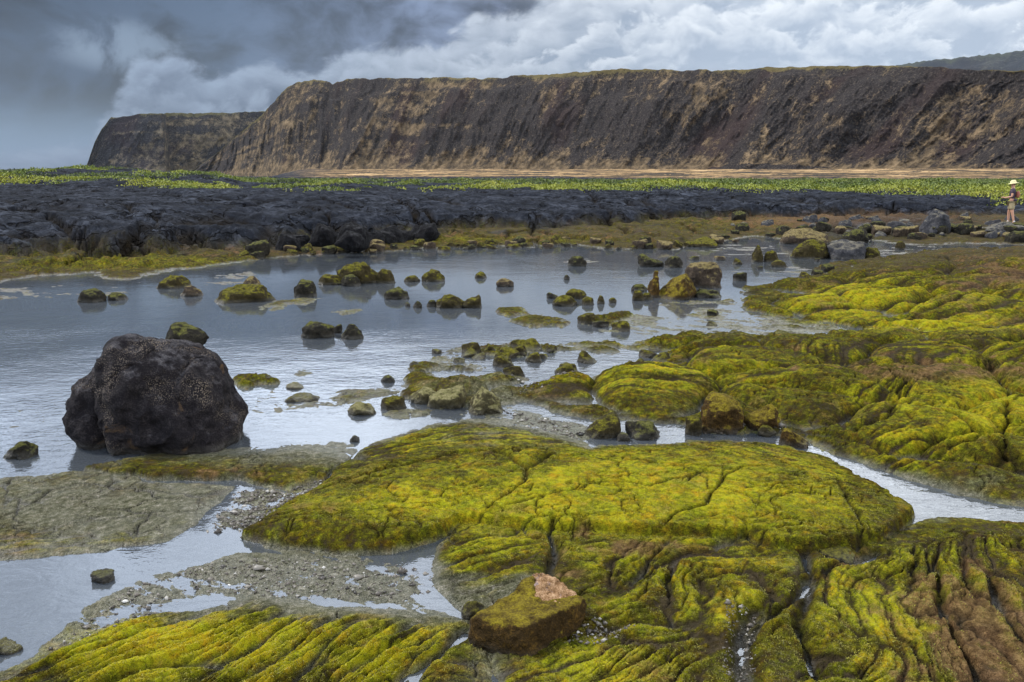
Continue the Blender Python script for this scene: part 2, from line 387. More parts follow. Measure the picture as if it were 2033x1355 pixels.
    for pts, z, w, dp in CRACKS:
        P = wpoly(pts, z); lo = P.min(0)-w*3; hi = P.max(0)+w*3
        m = np.where((wx2 > lo[0]) & (wx2 < hi[0]) & (wy2 > lo[1]) & (wy2 < hi[1]))[0]
        dl = dline(P, wx2[m]+.25*w*fine[m], wy2[m]+.25*w*fine[m])
        ww = w*(.55+.9*ss(-.5, .5, pn(X[m]*1.5/(w*12+.2), Y[m]*1.5/(w*12+.2), 90)))
        g = np.exp(-(dl/ww)**2)
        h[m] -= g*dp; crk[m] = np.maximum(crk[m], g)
        h[m] += .18*dp*np.exp(-(dl/(ww*3.5))**2)*(1-g)
    # fine fissures and moss relief near the camera
    nr_ = np.where((dist < 26) & (Y > 1.5))[0]; x, y = X[nr_], Y[nr_]
    q1 = fbm(x*1.7, y*1.7, 3, 101); q2 = fbm(x*1.7, y*1.7, 3, 102)
    f1, f2, _ = voro(x*1.9+.9*q1+.25*med[nr_], y*2.9+.9*q2, 103); e1 = np.exp(-((f2-f1)/.035)**2)*ss(-.25, .15, pn(x*1.3, y*1.3, 104))
    f1, f2, _ = voro(x*5.+1.6*q1+.3*med[nr_], y*8+1.6*q2+.3*med[nr_], 105); e2 = np.exp(-((f2-f1)/.07)**2)*ss(-.05, .35, pn(x*2.1, y*2.1, 106))
    lay = ss(-.02, .08, land[nr_])*(1-.75*rm[nr_])
    fis = np.maximum(e1, .9*e2)*lay
    h[nr_] -= fis*.028*np.minimum(1, 6/np.maximum(dist[nr_], 4)+.5)
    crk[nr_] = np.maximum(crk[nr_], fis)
    # clumpy moss cushions
    f1, f2, _ = voro(x*13+1.2*q1, y*15+1.2*q2, 110)
    cush = (.6-f1)*.011
    mossy_on = ss(.0, .06, h[nr_])
    h[nr_] += (cush+.007*fine[nr_]+.004*pn(x*45, y*45, 111))*(.35+.65*mossy_on)*np.minimum(1, 9/dist[nr_])
    f1, f2, _ = voro(x*3.1+1.2*q1, y*4.2+1.2*q2, 112)
    h[nr_] += .02*(.5-f1)*mossy_on*(.3+rm[nr_])
    # rubble relief on far shore
    fr = (dist > 12) & (sh > -.5) & (sb < 1.5)
    f1, f2, cc = voro(X*1.6, Y*1.2, 120)
    h += np.where(fr, np.maximum(0, .45-f1)*.22*(cc > .45)*ss(-.5, .4, sh)*(.5+.8*ss(-.1, .3, pn(X*.2, Y*.3, 121))), 0)
    # ---------------- colour masks
    PX, PY = project(X, Y, h)
    n1 = fbm(X*1.1, Y*1.1, 4, 200); n2 = fbm(X*4.5, Y*4.5, 4, 201); n3 = fbm(X*.4, Y*.4, 4, 202)
    jx = PX+60*n1*np.minimum(1, 6/dist)*2; jy = PY+40*n2*np.minimum(1, 6/dist)
    def blob(cx, cy, rx, ry, a=1., ang=0):
        c, s_ = math.cos(R(ang)), math.sin(R(ang)); dx, dy = jx-cx, jy-cy
        q = ((dx*c+dy*s_)/rx)**2+((-dx*s_+dy*c)/ry)**2
        return a*np.exp(-q)
    wet = ss(.075, .01, h+.015*n2)
    moss = np.full(X.shape, .60)+.30*n2-.16*ss(15, 21, dist)
    for a in ((1250,965,330,80,.75),(1050,1010,330,50,.45),(760,1000,200,40,.25),(1600,990,150,70,.2),(450,1270,330,50,.45),(780,1300,120,60,.5),(300,1290,200,50,.3),
              (1850,1190,200,60,.3),(1750,1280,90,60,.3),(1900,830,120,60,.5),(1990,790,90,70,.4),(1750,580,200,40,.3),(1850,640,200,25,.3),(1300,715,250,40,.15),(1450,760,300,40,.15),(1250,1330,120,40,.45),(250,520,260,16,.35),(900,475,300,10,.25),(1500,440,200,14,.2)):
        moss += blob(*a)
    pale = np.zeros(X.shape)
    for a in ((200,1010,260,55,1.),(520,1160,420,50,1.1),(560,905,200,30,.75),(900,860,220,30,.8),(980,1165,110,45,.75),(950,760,160,40,.5),(1150,800,150,25,.3),
              (1150,1340,120,40,.5),(1430,1240,60,60,.55),(1500,650,200,25,.6),(650,1205,320,30,.6),(1080,860,120,25,.5),(1850,940,160,25,.35),(1950,965,180,25,.5),(1350,800,120,25,.35),(1550,1120,60,20,.6),(950,1255,130,60,.3),(1000,790,90,30,.4)):
        pale += blob(*a)
    pale = pale*(1-.5*crest)*(.75+.6*n2)+.50*wet*ss(20, 11, dist)
    pale = pale*(1-.75*ss(11, 18, dist))
    rust = .46*ss(-.05, .5, n1+.5*n2)+.10*ss(13, 20, dist)
    for a in ((1880,735,200,20,.8),(2010,545,90,35,.7),(1990,640,60,18,.5),(1320,1090,150,25,.45),(1950,1200,90,90,.75),(2010,1290,80,90,.8),
              (1780,1240,60,80,.35),(1820,1340,80,40,.5),(1740,430,260,25,.7),(1560,440,160,16,.5),(640,505,300,14,.4),(1000,470,300,10,.4),(1600,790,60,60,.1),(500,950,140,18,.4),(1140,1150,110,30,.3)):
        rust += blob(*a)
    rust = rust*(.8+.9*n2)+.25*rm*(1-crest)
    lava = ss(-.6, .8, sb+.6*n3+.4*n1)
    lava = np.maximum(lava, .45*ss(.1, .5, fbm(X*.9, Y*.6, 4, 310))*(sh > 0)*(dist > 14))
    lava = np.maximum(lava, .55*blob(1830,445,130,25)+.5*blob(1680,455,90,20))
    tan = ss(1.6, .1, np.abs(sb+.1))*.40*(.55+.8*n1)*(dist > 12)
    gold = ss(200, 330, dist+60*n3*2)*ss(-.29, -.20, ang+.02*n3)
    out = dict(moss=np.clip(moss, 0, 1.2), pale=np.clip(pale, 0, 1), rust=np.clip(rust, 0, 1), lava=np.clip(lava, 0, 1),
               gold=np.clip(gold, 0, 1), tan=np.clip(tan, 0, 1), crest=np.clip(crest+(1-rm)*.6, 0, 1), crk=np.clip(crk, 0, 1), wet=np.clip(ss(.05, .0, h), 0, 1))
    X = X.reshape(shape); Y = Y.reshape(shape); Z = h.reshape(shape)
    return X, Y, Z, {k: v.reshape(shape) for k, v in out.items()}, u, V

def mat_ground():
    m, k, b, o = material('lava_rock_with_algae')
    pos = k.new('ShaderNodeNewGeometry').outputs['Position']
    A = k.attr
    nf = k.noise(pos, 130, 3, .7); nm = k.noise(pos, 22, 5, .65); nb = k.noise(pos, 3.2, 5, .6); nh = k.noise(pos, 7, 5, .7, .6)
    mv = k.m('ADD', k.m('MULTIPLY', nf, .42), k.m('ADD', k.m('MULTIPLY', nm, .62), k.m('MULTIPLY', nb, .35)))   # ~.7 mean
    mv = k.m('ADD', k.m('SUBTRACT', k.m('MULTIPLY', mv, 1.25), .36), k.m('ADD', k.m('MULTIPLY', k.m('SUBTRACT', A('moss'), .6), .42), k.m('MULTIPLY', k.m('SUBTRACT', A('crest'), .6), .45)))
    moss = k.ramp(mv, [(.24, (.012, .009, .004)), (.42, (.034, .027, .005)), (.56, (.074, .067, .005)), (.69, (.170, .156, .006)), (.86, (.34, .295, .009))])
    hue = k.ramp(nh, [(.3, (.80, 1.0, 1.0)), (.5, (.96, .97, 1)), (.66, (1.10, .80, 1.0)), (.76, (1.0, .62, 1.0))])
    moss = k.mix(1., moss, hue, 'MULTIPLY')
    rock = k.ramp(nm, [(.3, (.035, .028, .018)), (.6, (.10, .075, .040)), (.8, (.2, .15, .09))])
    mossf = k.mr(k.m('ADD', k.m('ADD', A('moss'), k.m('MULTIPLY', k.m('SUBTRACT', nm, .5), 1.1)), k.m('MULTIPLY', k.m('SUBTRACT', A('crest'), .6), 1.0)), .25, .62)
    c = k.mix(mossf, rock, moss)
    rust = k.ramp(k.m('ADD', k.m('MULTIPLY', nm, .6), k.m('MULTIPLY', nf, .45)), [(.32, (.030, .018, .010)), (.5, (.105, .058, .026)), (.68, (.24, .145, .075))])
    c = k.mix(k.mr(k.m('ADD', A('rust'), k.m('MULTIPLY', k.m('SUBTRACT', nm, .5), .8)), .25, .85, 0, .85), c, rust)
    pale = k.ramp(k.m('ADD', k.m('MULTIPLY', nm, .5), k.m('MULTIPLY', nf, .55)), [(.34, (.022, .021, .012)), (.46, (.060, .062, .034)), (.56, (.125, .120, .080)), (.70, (.33, .30, .27))])
    c = k.mix(k.mr(k.m('ADD', A('pale'), k.m('MULTIPLY', k.m('SUBTRACT', nb, .5), 1.3)), .2, .9, 0, .9), c, pale)
    nl = k.noise(pos, 2.5, 6, .7); nl2 = k.noise(pos, .5, 4, .6)
    lava = k.ramp(k.m('ADD', k.m('MULTIPLY', nl, .6), k.m('MULTIPLY', nl2, .4)), [(.36, (.006, .007, .009)), (.5, (.017, .020, .028)), (.68, (.075, .085, .110))])
    wp = k.v('ADD', k.v('MULTIPLY', pos, (.26, .34, .6)), k.v('SCALE', k.v('SUBTRACT', k.noise(pos, .5, 4, .6, out='Color'), (.5, .5, .5)), sc=1.4))
    ve = k.mr(k.voro(wp, 1., 'DISTANCE_TO_EDGE'), .030, .0); ve2 = k.mr(k.voro(k.v('ADD', wp, (7, 3, 1)), 2.6, 'DISTANCE_TO_EDGE'), .04, .0, 0, .6)
    vl = k.m('MAXIMUM', ve, k.m('MULTIPLY', ve2, k.mr(nl2, .4, .6)))
    lava = k.mix(k.m('MULTIPLY', vl, .8), lava, (.004, .004, .005))
    tan = k.mix(nl, (.12, .09, .05), (.36, .27, .17))
    c = k.mix(A('lava'), c, lava)
    c = k.mix(k.mr(k.m('ADD', A('tan'), k.m('MULTIPLY', k.m('SUBTRACT', nl, .5), 1.)), .3, .8, 0, .8), c, tan)
    sp = k.new('ShaderNodeMapping'); sp.inputs['Scale'].default_value = (.006, .0035, .1); k.l.new(pos, sp.inputs[0])
    ng = k.noise(sp.outputs[0], 4, 8, .7)
    gold = k.ramp(ng, [(.42, (.03, .03, .028)), (.49, (.13, .085, .045)), (.56, (.38, .25, .12)), (.68, (.60, .41, .22))])
    c = k.mix(A('gold'), c, gold)
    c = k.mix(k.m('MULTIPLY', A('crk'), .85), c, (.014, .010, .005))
    k.put(b.inputs['Base Color'], c)
    k.put(b.inputs['Roughness'], k.mr(A('wet'), 0, 1, .95, .38)); k.put(b.inputs['Specular IOR Level'], k.mr(A('wet'), 0, 1, .06, .45))
    hgt = k.m('ADD', k.m('MULTIPLY', nm, .7), k.m('ADD', k.m('MULTIPLY', nf, .35), k.m('MULTIPLY', k.noise(pos, 60, 3, .6), .5)))
    b1 = k.bump(hgt, .8, .022)
    far = k.bump(k.m('SUBTRACT', k.m('ADD', k.m('MULTIPLY', nl, .7), k.m('MULTIPLY', nh, .12)), k.m('MULTIPLY', vl, k.m('MULTIPLY', A('lava'), .8))), 1., .2, b1)
    k.put(b.inputs['Normal'], far)
    return m
print('terrain...')
TX, TY, TZ, TA, TU, TV = build_terrain()
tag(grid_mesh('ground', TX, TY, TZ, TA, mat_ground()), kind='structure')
def ground_z(x, y):
    i = min(max(np.searchsorted(TV, y)-1, 0), len(TV)-2); v = (y-TV[i])/(TV[i+1]-TV[i])
    uu = x/(max(y, 0)+1.5+max(-y, 0)); j = min(max(np.searchsorted(TU, uu)-1, 0), len(TU)-2); w = (uu-TU[j])/(TU[j+1]-TU[j])
    return float((TZ[i, j]*(1-w)+TZ[i, j+1]*w)*(1-v)+(TZ[i+1, j]*(1-w)+TZ[i+1, j+1]*w)*v)

# ------------------------------------------------------------------ water
def mat_water():
    m = D.materials.new('murky_pool_water'); m.use_nodes = True; t = m.node_tree; t.nodes.clear(); k = NT(t)
    out = k.new('ShaderNodeOutputMaterial'); pos = k.new('ShaderNodeNewGeometry').outputs['Position']
    mp = k.new('ShaderNodeMapping'); mp.inputs['Scale'].default_value = (1., 1.6, 1.); mp.inputs['Rotation'].default_value = (0, 0, R(18)); k.l.new(pos, mp.inputs[0])
    w1 = k.noise(mp.outputs[0], 7, 3, .6, .4); w2 = k.noise(mp.outputs[0], 1.1, 2, .5)
    sy_ = k.new('ShaderNodeSeparateXYZ'); k.l.new(pos, sy_.inputs[0])
    calm = k.m('MULTIPLY', k.mr(k.noise(pos, .16, 2, .5), .38, .62, .2, 1.), k.mr(k.m('ADD', sy_.outputs[1], k.m('MULTIPLY', k.noise(pos, .3, 3, .5), 6.)), 13., 17., 1., .22))
    hh = k.m('MULTIPLY', k.m('ADD', k.m('MULTIPLY', w1, .5), w2), calm)
    nrm = k.bump(hh, .55, .03)
    gl = k.new('ShaderNodeBsdfGlossy'); gl.inputs['Roughness'].default_value = .05; gl.inputs['Color'].default_value = (.96, .98, 1, 1); k.put(gl.inputs['Normal'], nrm)
    tr = k.new('ShaderNodeBsdfTransparent'); tr.inputs['Color'].default_value = (.80, .83, .82, 1)
    df = k.new('ShaderNodeBsdfDiffuse'); df.inputs['Color'].default_value = (.20, .23, .27, 1)
    body = k.new('ShaderNodeMixShader'); body.inputs[0].default_value = .26; k.l.new(tr.outputs[0], body.inputs[1]); k.l.new(df.outputs[0], body.inputs[2])
    fr = k.new('ShaderNodeFresnel'); fr.inputs['IOR'].default_value = 1.95; k.put(fr.inputs['Normal'], nrm)
    mx = k.new('ShaderNodeMixShader'); k.l.new(fr.outputs[0], mx.inputs[0]); k.l.new(body.outputs[0], mx.inputs[1]); k.l.new(gl.outputs[0], mx.inputs[2])
    k.l.new(mx.outputs[0], out.inputs[0]); return m
bm = bmesh.new()
vs = [bm.verts.new(p) for p in ((-12000, -30, 0), (12000, -30, 0), (12000, 14000, 0), (-12000, 14000, 0))]; bm.faces.new(vs)
me = D.meshes.new('water'); bm.to_mesh(me); bm.free()
tag(obj('water', me, mat_water()), kind='structure')

# ------------------------------------------------------------------ cliffs
def interp(pts, x):
    a = np.array(pts, float); return np.interp(x, a[:, 0], a[:, 1])
def cliff(name, top, foot, x0, x1, ncol, nface, zf, seed, shear, mat, gul=1., slope=.95):
    px = np.linspace(x0, x1, ncol); az = np.array([azel(p, HOR)[0] for p in px])
    Df = interp(foot, px); el = np.array([azel(p, q)[1] for p, q in zip(px, interp(top, px))])
    s = np.cumsum(np.r_[0, np.hypot(np.diff(Df*np.sin(np.radians(az))), np.diff(Df*np.cos(np.radians(az))))])
    el = el+.09*fbm(s/160, s*0, 5, seed+9, .6)
    te = np.tan(np.radians(el)); Hh = np.maximum((CH-zf+te*Df)/(1-te*slope), .5)
    nb = 40; t = np.concatenate([np.linspace(0, 1, nface), 1+np.linspace(.02, 1, nb)])
    T, S = np.meshgrid(t, s, indexing='ij'); tf = np.clip(T, 0, 1)
    HH = Hh[None, :]; hm = np.median(Hh)
    prof = .18*ss(0, .35, tf)*tf/.35*0+np.where(tf < .42, .36*(tf/.42)**1.35, np.where(tf < .88, .36+.58*((tf-.42)/.46)**.9, .94+.06*(1-(1-(tf-.88)/.12)**2)))
    Sh = S-shear*tf*hm
    g = ridge(Sh/(hm*.75)+.15*fbm(S/(hm*.9), tf*1.2, 2, seed+31), tf*.8, 4, seed, .5); g2 = ridge(Sh/(hm*.17), tf*1.3, 4, seed+3, .6)
    big_ = fbm(Sh/(hm*1.1), tf*.6, 3, seed+41)
    bulge = ((g-.55)*.20+.30*big_+.10*fbm(S/(hm*.22), tf*4.5, 4, seed+42, .6))*hm*gul*np.sin(np.pi*np.clip(tf*.92+.08, 0, 1))**.7+(g2-.5)*.035*hm*gul*np.sin(np.pi*tf)
    lg = fbm(S/(hm*1.6), tf*.8, 3, seed+5)*.35*hm*np.sin(np.pi*tf*.9+.1)
    DD = Df[None, :]+HH*slope*tf+np.maximum(T-1, 0)*900-bulge-lg*.6
    band = .018*HH*np.sin(tf*34+4*fbm(S/260, tf*2, 3, seed+8))*ss(.5, .8, tf)*(T <= 1)
    Z = zf+HH*prof+fbm(S/30, tf*8, 3, seed+6)*.02*HH*(T <= 1)+band+(T > 1)*((T-1)*12+4*fbm(S/60, T*15, 3, seed+7)*np.clip((T-1)*4, 0, 1))
    Z = np.where(T <= 0, zf-20, Z)
    A_ = np.radians(az)[None, :]
    # colour masks: dry grass against bare lava, running down the gullies
    pxx = px[None, :]+0*tf
    gr = .50-.35*(g-.5)+.80*fbm(Sh/(hm*.6), tf*1.2, 5, seed+11, .62)+.60*fbm(Sh/(hm*.12), tf*5, 4, seed+12, .65)
    strat = fbm(S/(hm*2.2), tf*13+.8*fbm(S/(hm*.8), tf*2, 3, seed+21), 3, seed+22)
    gr += 1.15*strat*ss(1200, 800, pxx)*ss(.25, .45, tf)
    gr += .85*ss(.30, .02, tf)-.12*ss(.4, .9, tf)+.5*(T > 1)+1.0*ss(.92, .98, tf)+.22*ss(300, 1100, pxx)*ss(1500, 1000, pxx)*ss(.6, .2, tf)
    flow = ss(.02, .22, fbm(Sh/(hm*1.25)+7, tf*1.1, 5, seed+13, .65)+.18*ss(1250, 1500, pxx))*ss(-.02, .12, tf+.08*big_)*ss(1.0, .9, tf)
    gr -= .50*flow+.9*ss(.0, .3, fbm(S/(hm*1.6), tf*9, 3, seed+51))*ss(1150, 1400, pxx)*ss(.26, .12, tf)
    red = ss(.1, .45, fbm(Sh/(hm*.7)+3, tf*1.1, 3, seed+14))
    ob = grid_mesh(name, DD*np.sin(A_), DD*np.cos(A_), Z, dict(grass=np.clip(gr, 0, 1), red=red, top=ss(.88, .95, T)), mat)
    return tag(ob, kind='structure')
def mat_cliff(name, hue=(1, 1, 1), sc=1.):
    m, k, b, o = material(name); pos = k.new('ShaderNodeNewGeometry').outputs['Position']
    n = k.noise(pos, .06*sc, 6, .72); n2 = k.noise(pos, .3*sc, 4, .7)
    gf = k.mr(k.m('ADD', k.attr('grass'), k.m('ADD', k.m('MULTIPLY', k.m('SUBTRACT', n, .5), 2.2), k.m('MULTIPLY', k.m('SUBTRACT', n2, .5), 2.0))), .25, .95)
    rock = k.ramp(n2, [(.3, (.014, .013, .015)), (.55, (.050, .043, .040)), (.75, (.15, .12, .105))])
    rock = k.mix(k.m('MULTIPLY', k.attr('red'), .4), rock, (.055, .030, .028))
    grass = k.ramp(n, [(.3, (.06, .046, .032)), (.5, (.155, .112, .066)), (.72, (.38, .27, .155))])
    grass = k.mix(k.m('MULTIPLY', k.attr('top'), .7), grass, (.14, .12, .045))
    c = k.mix(k.m('MULTIPLY', gf, .9), rock, grass); c = k.mix(1., c, hue, 'MULTIPLY')  # hue tints the distance haze of headland and mountain into the rock
    k.put(b.inputs['Base Color'], c); b.inputs['Roughness'].default_value = .95; b.inputs['Specular IOR Level'].default_value = .04
    k.put(b.inputs['Normal'], k.bump(k.m('ADD', n, k.m('MULTIPLY', n2, .6)), 1., 7.)); return m
MC = mat_cliff('dry_grass_cliff')
TOP = [(380,340),(410,322),(440,300),(470,275),(505,248),(530,228),(550,205),(575,181),(600,167),(635,162),(668,168),(700,161),(800,158),(900,158),(960,160),(1050,153),(1150,147),(1200,142),(1300,142),(1400,143),(1470,142),(1550,136),(1700,136),(1850,137),(1920,142),(2033,145),(2600,160)]
FOOT = [(380,3350),(440,3050),(500,2700),(560,2450),(700,2150),(1100,1750),(1500,1450),(2033,1180),(2600,950)]
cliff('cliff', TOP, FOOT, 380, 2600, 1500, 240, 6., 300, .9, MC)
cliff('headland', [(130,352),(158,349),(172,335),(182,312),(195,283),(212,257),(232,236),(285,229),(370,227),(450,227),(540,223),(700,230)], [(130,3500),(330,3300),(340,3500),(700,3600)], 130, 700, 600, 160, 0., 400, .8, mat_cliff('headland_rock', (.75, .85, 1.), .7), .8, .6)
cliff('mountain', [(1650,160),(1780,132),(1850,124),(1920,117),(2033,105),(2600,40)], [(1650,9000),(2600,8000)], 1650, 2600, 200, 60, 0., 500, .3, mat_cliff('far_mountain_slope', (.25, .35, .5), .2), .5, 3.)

# ------------------------------------------------------------------ world
def haze():
    m = D.materials.new('thin_sea_haze'); m.use_nodes = True; t = m.node_tree; t.nodes.clear(); k = NT(t)
    out = k.new('ShaderNodeOutputMaterial'); v = k.new('ShaderNodeVolumePrincipled'); v.inputs['Color'].default_value = (.72, .82, .95, 1); v.inputs['Density'].default_value = HAZE
    k.l.new(v.outputs[0], out.inputs['Volume'])
    bm = bmesh.new(); bmesh.ops.create_cube(bm, size=1); me = D.meshes.new('haze'); bm.to_mesh(me); bm.free()
    o = obj('haze', me, m); o.scale = (30000, 18000, 2200); o.location = (0, 6500, 1088)
    tag(o, 'thin bluish sea haze in front of the far cliffs', 'haze', None, 'stuff')
HAZE = 0.8e-5
haze()
SUN = Vector((-.66, .25, .68)).normalized()
def world():
    w = D.worlds.new('World'); bpy.context.scene.world = w; w.use_nodes = True; t = w.node_tree; t.nodes.clear(); k = NT(t)
    out = k.new('ShaderNodeOutputWorld'); d = k.new('ShaderNodeTexCoord').outputs['Generated']
    sep = k.new('ShaderNodeSeparateXYZ'); k.l.new(d, sep.inputs[0]); x, y, z = sep.outputs
    az = k.m('MULTIPLY', k.m('ARCTAN2', x, y), 57.2958); el = k.m('MULTIPLY', k.m('ARCSINE', z), 57.2958)
    cmb = k.new('ShaderNodeCombineXYZ'); k.l.new(az, cmb.inputs[0]); k.l.new(k.m('MULTIPLY', el, 1.5), cmb.inputs[1]); cmb.inputs[2].default_value = 3.
    p = k.v('SCALE', cmb.outputs[0], sc=.1)        # 1 unit = 10 degrees
    wn = k.noise(p, .9, 3, .5, out='Color'); pw = k.v('ADD', p, k.v('SCALE', k.v('SUBTRACT', wn, (.5, .5, .5)), sc=.8))
    # left-right light: darker thunder blue left, white right
    def fc(xv, pts, lo, hi):
        n = k.new('ShaderNodeFloatCurve'); k.put(n.inputs['Value'], k.mr(xv, lo, hi, 0, 1, False)); cv = n.mapping.curves[0]
        while len(cv.points) < len(pts): cv.points.new(.5, .5)
        for q, (a, b) in zip(cv.points, pts): q.location = ((a-lo)/(hi-lo), b); q.handle_type = 'AUTO'
        n.mapping.update(); return n.outputs[0]
    lr = k.mr(az, -36, 36, 0, 1)
    base = k.ramp(lr, [(0, (.014, .026, .050)), (.14, (.038, .060, .10)), (.5, (.13, .165, .25)), (.70, (.42, .50, .62)), (1, (.76, .84, .92))])
    n1 = k.noise(pw, 1.1, 4, .5); n2 = k.noise(pw, 3.2, 5, .55)
    v1 = k.mr(k.m('ADD', k.m('MULTIPLY', n1, .58), k.m('MULTIPLY', n2, .42)), .39, .61, .45, 2.0)
    sky = k.mix(1., base, v1, 'MULTIPLY')
    gl = k.m('ADD', k.m('POWER', k.m('DIVIDE', k.m('SUBTRACT', az, azel(235, 90)[0]), 4.2), 2.), k.m('POWER', k.m('DIVIDE', k.m('SUBTRACT', el, azel(235, 90)[1]), 1.7), 2.))
    sky = k.mix(k.m('MULTIPLY', k.m('MULTIPLY', k.mr(gl, 1.3, .0), k.mr(n2, .38, .62)), .8), sky, (.20, .27, .37))
    # clear blue low on the left
    lowl = k.m('MULTIPLY', k.mr(el, 6., .5), k.mr(az, -14, -28))
    sky = k.mix(k.m('MULTIPLY', lowl, .85), sky, (.22, .33, .48))
    # cumulus bank: its top edge as an azimuth curve
    tp = [(150,300),(195,250),(240,190),(340,125),(400,140),(450,125),(520,115),(590,135),(650,105),(730,85),(790,96),(850,94),(900,70),(960,38),(1010,15),(1080,-10),(1200,-60),(1400,-120),(1700,-160),(2033,-160)]
    pts = [(azel(a, b)[0], max(0, azel(a, b)[1])/25) for a, b in tp]
    top = k.m('MULTIPLY', fc(az, [(-60, 0)]+pts+[(60, .8)], -60, 60), 25)
    cr = k.mr(az, -22, 22, 0, 1)
    c = sky
    for i, (off, f1_, a1, soft, hgt, sd, op) in enumerate(((0., 2.6, 5.5, 1.0, 3.6, 0, .95), (1.6, 3.1, 7.0, .9, 3.0, 40, .85), (3.3, 3.6, 7.5, .8, 2.6, 80, .8), (5.2, 4.2, 7.5, .8, 2.4, 120, .7))):
        pv = k.v('ADD', p, (sd*1.7, sd*.3, sd*.9))
        q = k.v('ADD', pv, k.v('SCALE', k.v('SUBTRACT', k.noise(pv, 2.2, 2, .5, out='Color'), (.5, .5, .5)), sc=.35))
        n_ = k.noise(q, f1_, 6, .56)
        low = k.noise(pv, .8, 2, .5)
        dep = k.m('SUBTRACT', k.m('ADD', k.m('SUBTRACT', top, off), k.m('ADD', k.m('MULTIPLY', k.m('SUBTRACT', n_, .5), a1), k.m('MULTIPLY', k.m('SUBTRACT', low, .5), 3.+2.*i))), el)
        mk = k.mr(dep, -.25*soft, .9*soft)
        rel = k.m('SUBTRACT', n_, k.noise(k.v('ADD', q, (-.06, .10, 0)), f1_, 6, .56))
        lit = k.m('ADD', k.mr(dep, hgt, .2, .0, .80), k.m('MULTIPLY', rel, 2.3), clamp=True)
        shade = k.mix(cr, (.072, .104, .17), (.40, .48, .60)); light = k.mix(cr, (.25, .32, .44), (.92, .97, 1.02))
        c = k.mix(k.m('MULTIPLY', mk, op), c, k.mix(lit, shade, light))
    c = k.mix(k.mr(el, 4.0, .5, 0, .5), c, k.mix(cr, (.14, .21, .33), (.55, .62, .72)))
    # bright sky band added out of view to light water and ground; dims higher
    up = k.mr(el, 12, 48, 1., 1.0)
    upc = k.mix(k.mr(el, 10.9, 14.5), c, k.mix(k.mr(az, -60, 60), (.80, .95, 1.22), (1.75, 1.80, 1.86)))
    upc = k.mix(k.mr(el, 11, 15), upc, k.mix(1., upc, k.mr(k.noise(d, 2.6, 4, .55), .36, .62, .62, 1.45), 'MULTIPLY'))
    upc = k.mix(1., upc, k.m('SUBTRACT', k.mr(el, 11.3, 14.5, 1., 1.45), k.mr(el, 28, 55, 0, .8)), 'MULTIPLY')
    dn = k.mix(k.mr(el, -.5, -6), upc, (.25, .27, .3))
    nis = k.new('ShaderNodeTexSky', sky_type='NISHITA'); nis.sun_disc = False
    nis.sun_elevation = math.asin(SUN.z); nis.sun_rotation = math.atan2(SUN.x, SUN.y)
    b1 = k.new('ShaderNodeBackground'); k.l.new(nis.outputs[0], b1.inputs[0]); b1.inputs[1].default_value = .08
    b2 = k.new('ShaderNodeBackground'); k.put(b2.inputs[0], dn); b2.inputs[1].default_value = 1.
    mx = k.new('ShaderNodeMixShader'); mx.inputs[0].default_value = .93
    k.l.new(b1.outputs[0], mx.inputs[1]); k.l.new(b2.outputs[0], mx.inputs[2]); k.l.new(mx.outputs[0], out.inputs[0])
    w.cycles.sampling_method = 'MANUAL'; w.cycles.sample_map_resolution = 512
world()
sl = D.lights.new('sun', 'SUN'); sl.energy = 3.3; sl.angle = R(10); sl.color = (1, .95, .87)
so = D.objects.new('sun', sl); C.objects.link(so); so.rotation_euler = SUN.to_track_quat('Z', 'Y').to_euler()
# ------------------------------------------------------------------ loose rocks
def _h3(ix, iy, iz, s):
    return _h(ix+iz*7919, iy-iz*104729, s)
def pn3(x, y, z, s=0):
    ix = np.floor(x).astype(np.int64); iy = np.floor(y).astype(np.int64); iz = np.floor(z).astype(np.int64)
    fx, fy, fz = x-ix, y-iy, z-iz; f = lambda t: t*t*(3-2*t); ux, uy, uz = f(fx), f(fy), f(fz); r = 0
    for a in (0, 1):
        for b in (0, 1):
            for c in (0, 1):
                w = (ux if a else 1-ux)*(uy if b else 1-uy)*(uz if c else 1-uz)
                r = r+w*(_h3(ix+a, iy+b, iz+c, s)/2147483648.-1)
    return r
def fbm3(P, sc, o, s):
    r = 0; a = 1; n = 0
    for k in range(o):
        r = r+a*pn3(P[:, 0]*sc, P[:, 1]*sc, P[:, 2]*sc, s+k*13); n += a; a *= .52; sc *= 2.07
    return r/n
def hull(pts):
    bm = bmesh.new()
    for p in pts: bm.verts.new(p)
    r = bmesh.ops.convex_hull(bm, input=bm.verts)
    junk = list({g for g in r['geom_interior']+r['geom_unused'] if isinstance(g, bmesh.types.BMVert)})
    bmesh.ops.delete(bm, geom=junk, context='VERTS'); return bm
